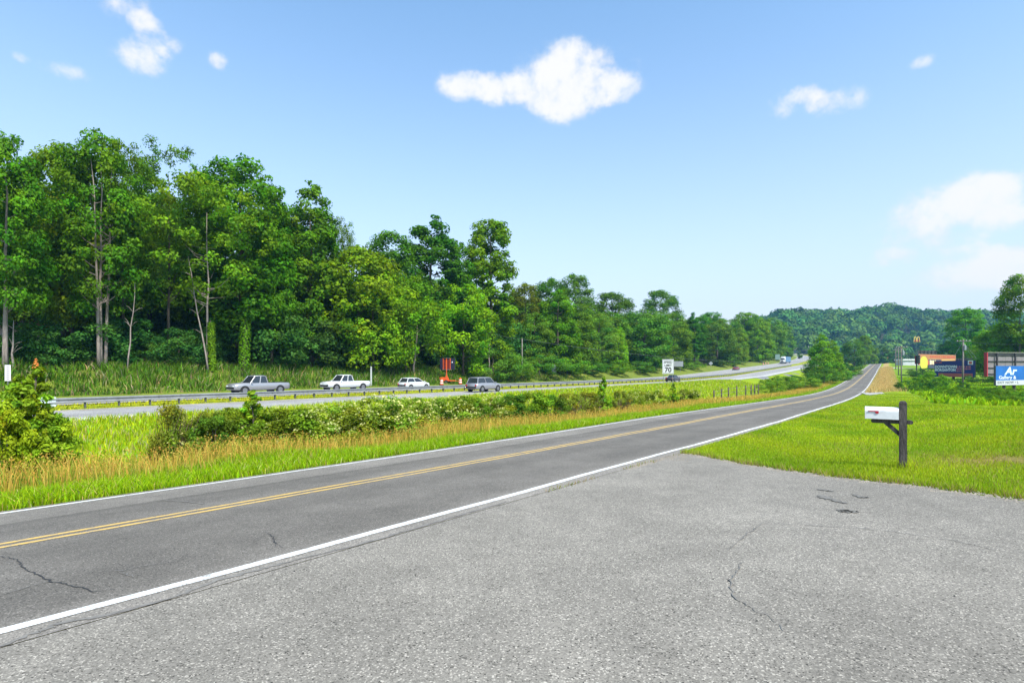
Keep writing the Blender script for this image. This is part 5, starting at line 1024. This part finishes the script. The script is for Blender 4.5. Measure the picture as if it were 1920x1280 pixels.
backboard(1851, 108, 1985, 112, 661, 705, 'large grey billboard seen from behind with a red end behind the gallery billboard', 4, RTRIM)
backboard(1790, 190, 1848, 178, 672, 697, 'smaller lilac-grey billboard back right of the navy billboard', 4)
backboard(1722, 215, 1757, 220, 657, 664, 'low grey frame top showing above the orange billboard', 5)
backboard(1716, 178, 1723, 168, 667, 682, 'narrow dark maroon billboard end left of the orange billboard', 1, RTRIM)
# roadside restaurant arches on a tall pole
D = 470; p = at_px(1719, D); e = empty('arch_sign', p, -.2, 'tall pole sign with two golden arches above the valley trees', 'sign'); zt = H0 + (YH - 631) / F * D - p[2]; zb = H0 + (YH - 641) / F * D - p[2]; h_ = zt - zb; GOLD = mat('golden_yellow', (.75, .48, .12), .4)
for sx in (-1, 1):
    xs = np.linspace(-1, 1, 17); c_ = sx * h_ * .25; MB().tube([(c_ + x * h_ * .25, 0, zb + h_ * (1 - abs(x) ** 2.6)) for x in xs], h_ * .055, 6).build('arch', GOLD, e)
MB().box((0, .25, zb + h_ * .22), (h_ * .7, .2, h_ * .42)).build('name_panel', mat('panel_maroon', (.25, .04, .03), .5), e); MB().tube([(0, .5, -1), (0, .5, zb + h_ * .3)], .17, 8).build('pole', mat('pole_green', (.06, .09, .07), .6), e)
# white shed by the billboards
D = 300; p = at_px(1706, D); e = empty('white_shed', p, -.15, 'long low white metal shed left of the orange billboard', 'building'); w_ = 30 / F * D; zt = max(3.2, H0 + (YH - 673) / F * D - p[2])
MB().box((0, 2, (zt - .8) / 2 - .3), (w_, 8, zt - .2)).build('wall', mat('shed_wall', (.50, .50, .55), .6), e); MB().prism([(-w_ / 2 - .3, zt - .75), (w_ / 2 + .3, zt - .75), (w_ / 2 + .3, zt), (-w_ / 2 - .3, zt)], -2.6, 6.6).build('roof', mat('shed_roof', (.72, .72, .74), .45), e)
for a in (-.3, .05, .33): MB().box((a * w_, -2.03, 1.1), (1.6, .05, 2.2)).build('door', LGREY, e)
# an orange works sign at the crest
p = pick(1664, 676); e = empty('works_sign', p, -.6, 'small orange works sign at the road crest', 'road sign'); k = p[1] / F
MB().box((0, 0, 4.6 * k), (5.0 * k, .06, 5.0 * k)).build('panel', mat('sign_orange', (.75, .27, .10), .5), e); MB().box((0, .05, 2 * k), (.12, .06, 5 * k)).build('post', STEELP, e)
# gravel lanes right of the road
GRAV = mat('pale_gravel', (.34, .325, .30), .95, vary=.15, vscale=.4)
def lane(name, pix, wid):
    P = np.array([pick(*q) for q in pix]); Q = []; 
    for i in range(len(P) - 1): Q += [P[i] + (P[i + 1] - P[i]) * f for f in np.linspace(0, 1, 9)[:-1]]
    Q = np.array(Q + [P[-1]])[:, :2]; d = np.gradient(Q, axis=0); d /= np.linalg.norm(d, axis=1)[:, None]; n = np.stack([-d[:, 1], d[:, 0]], 1); V2 = np.concatenate([Q + n * wid / 2, Q - n * wid / 2]); z = zxy(V2[:, 0], V2[:, 1]) + .06; k = len(Q)
    o = link(name, npmesh(name, np.c_[V2, z], np.array([(i, i + 1, k + i + 1, k + i) for i in range(k - 1)])), None, GRAV); o['kind'] = 'structure'
lane('gravel_lane', [(1620, 736), (1635, 737), (1651, 740)], 2.2); lane('gravel_lane', [(1656, 678.5), (1680, 679), (1700, 680), (1722, 681)], 5.0); lane('gravel_lane', [(1652, 688), (1680, 690), (1712, 691)], 3.0)
# a house glimpsed through the wood
t, u = at_u(30, uedge(34)); p = on(t, u)[0]; e = empty('house', p, .3, 'brown-roofed house glimpsed through the wood beside the thick pale trunk', 'house')
D = p[1]; zr_ = H0 + (YH - 603) / F * D - p[2]; MB().box((0, 0, zr_ * .38), (9, 6, zr_ * .76)).build('wall', mat('house_wall', (.42, .34, .28), .8), e); MB().prism([(-5, zr_ * .76), (5, zr_ * .76), (4.4, zr_), (-4.4, zr_)], -3.4, 3.4).build('roof', mat('house_roof', (.42, .25, .15), .8), e)
for a in (-2.5, 1.5): f_ = MB().box((a, -3.02, zr_ * .45), (1.1, .06, 1.3)).build('window', WHITE, e); MB().box((a, -3.06, zr_ * .45), (.9, .03, 1.1)).build('pane', GLASS, f_)

# ------------------------------------------------------------------ haze over the valley
hz = MB().box((250, 560, 62), (2600, 1500, 190)).build('haze', None); hz.data.materials.clear()
hm = bpy.data.materials.new('haze_air'); hm.use_nodes = True; N = NT(hm.node_tree); N.n.clear(); pv = N.new('ShaderNodeVolumePrincipled', {'Color': (.22, .58, 1.0, 1), 'Density': .00016}); N.l.new(pv.outputs[0], N.new('ShaderNodeOutputMaterial').inputs['Volume']); hz.data.materials.append(hm); hz['kind'] = 'stuff'; tag(hz, 'faint summer haze over the valley', 'haze')
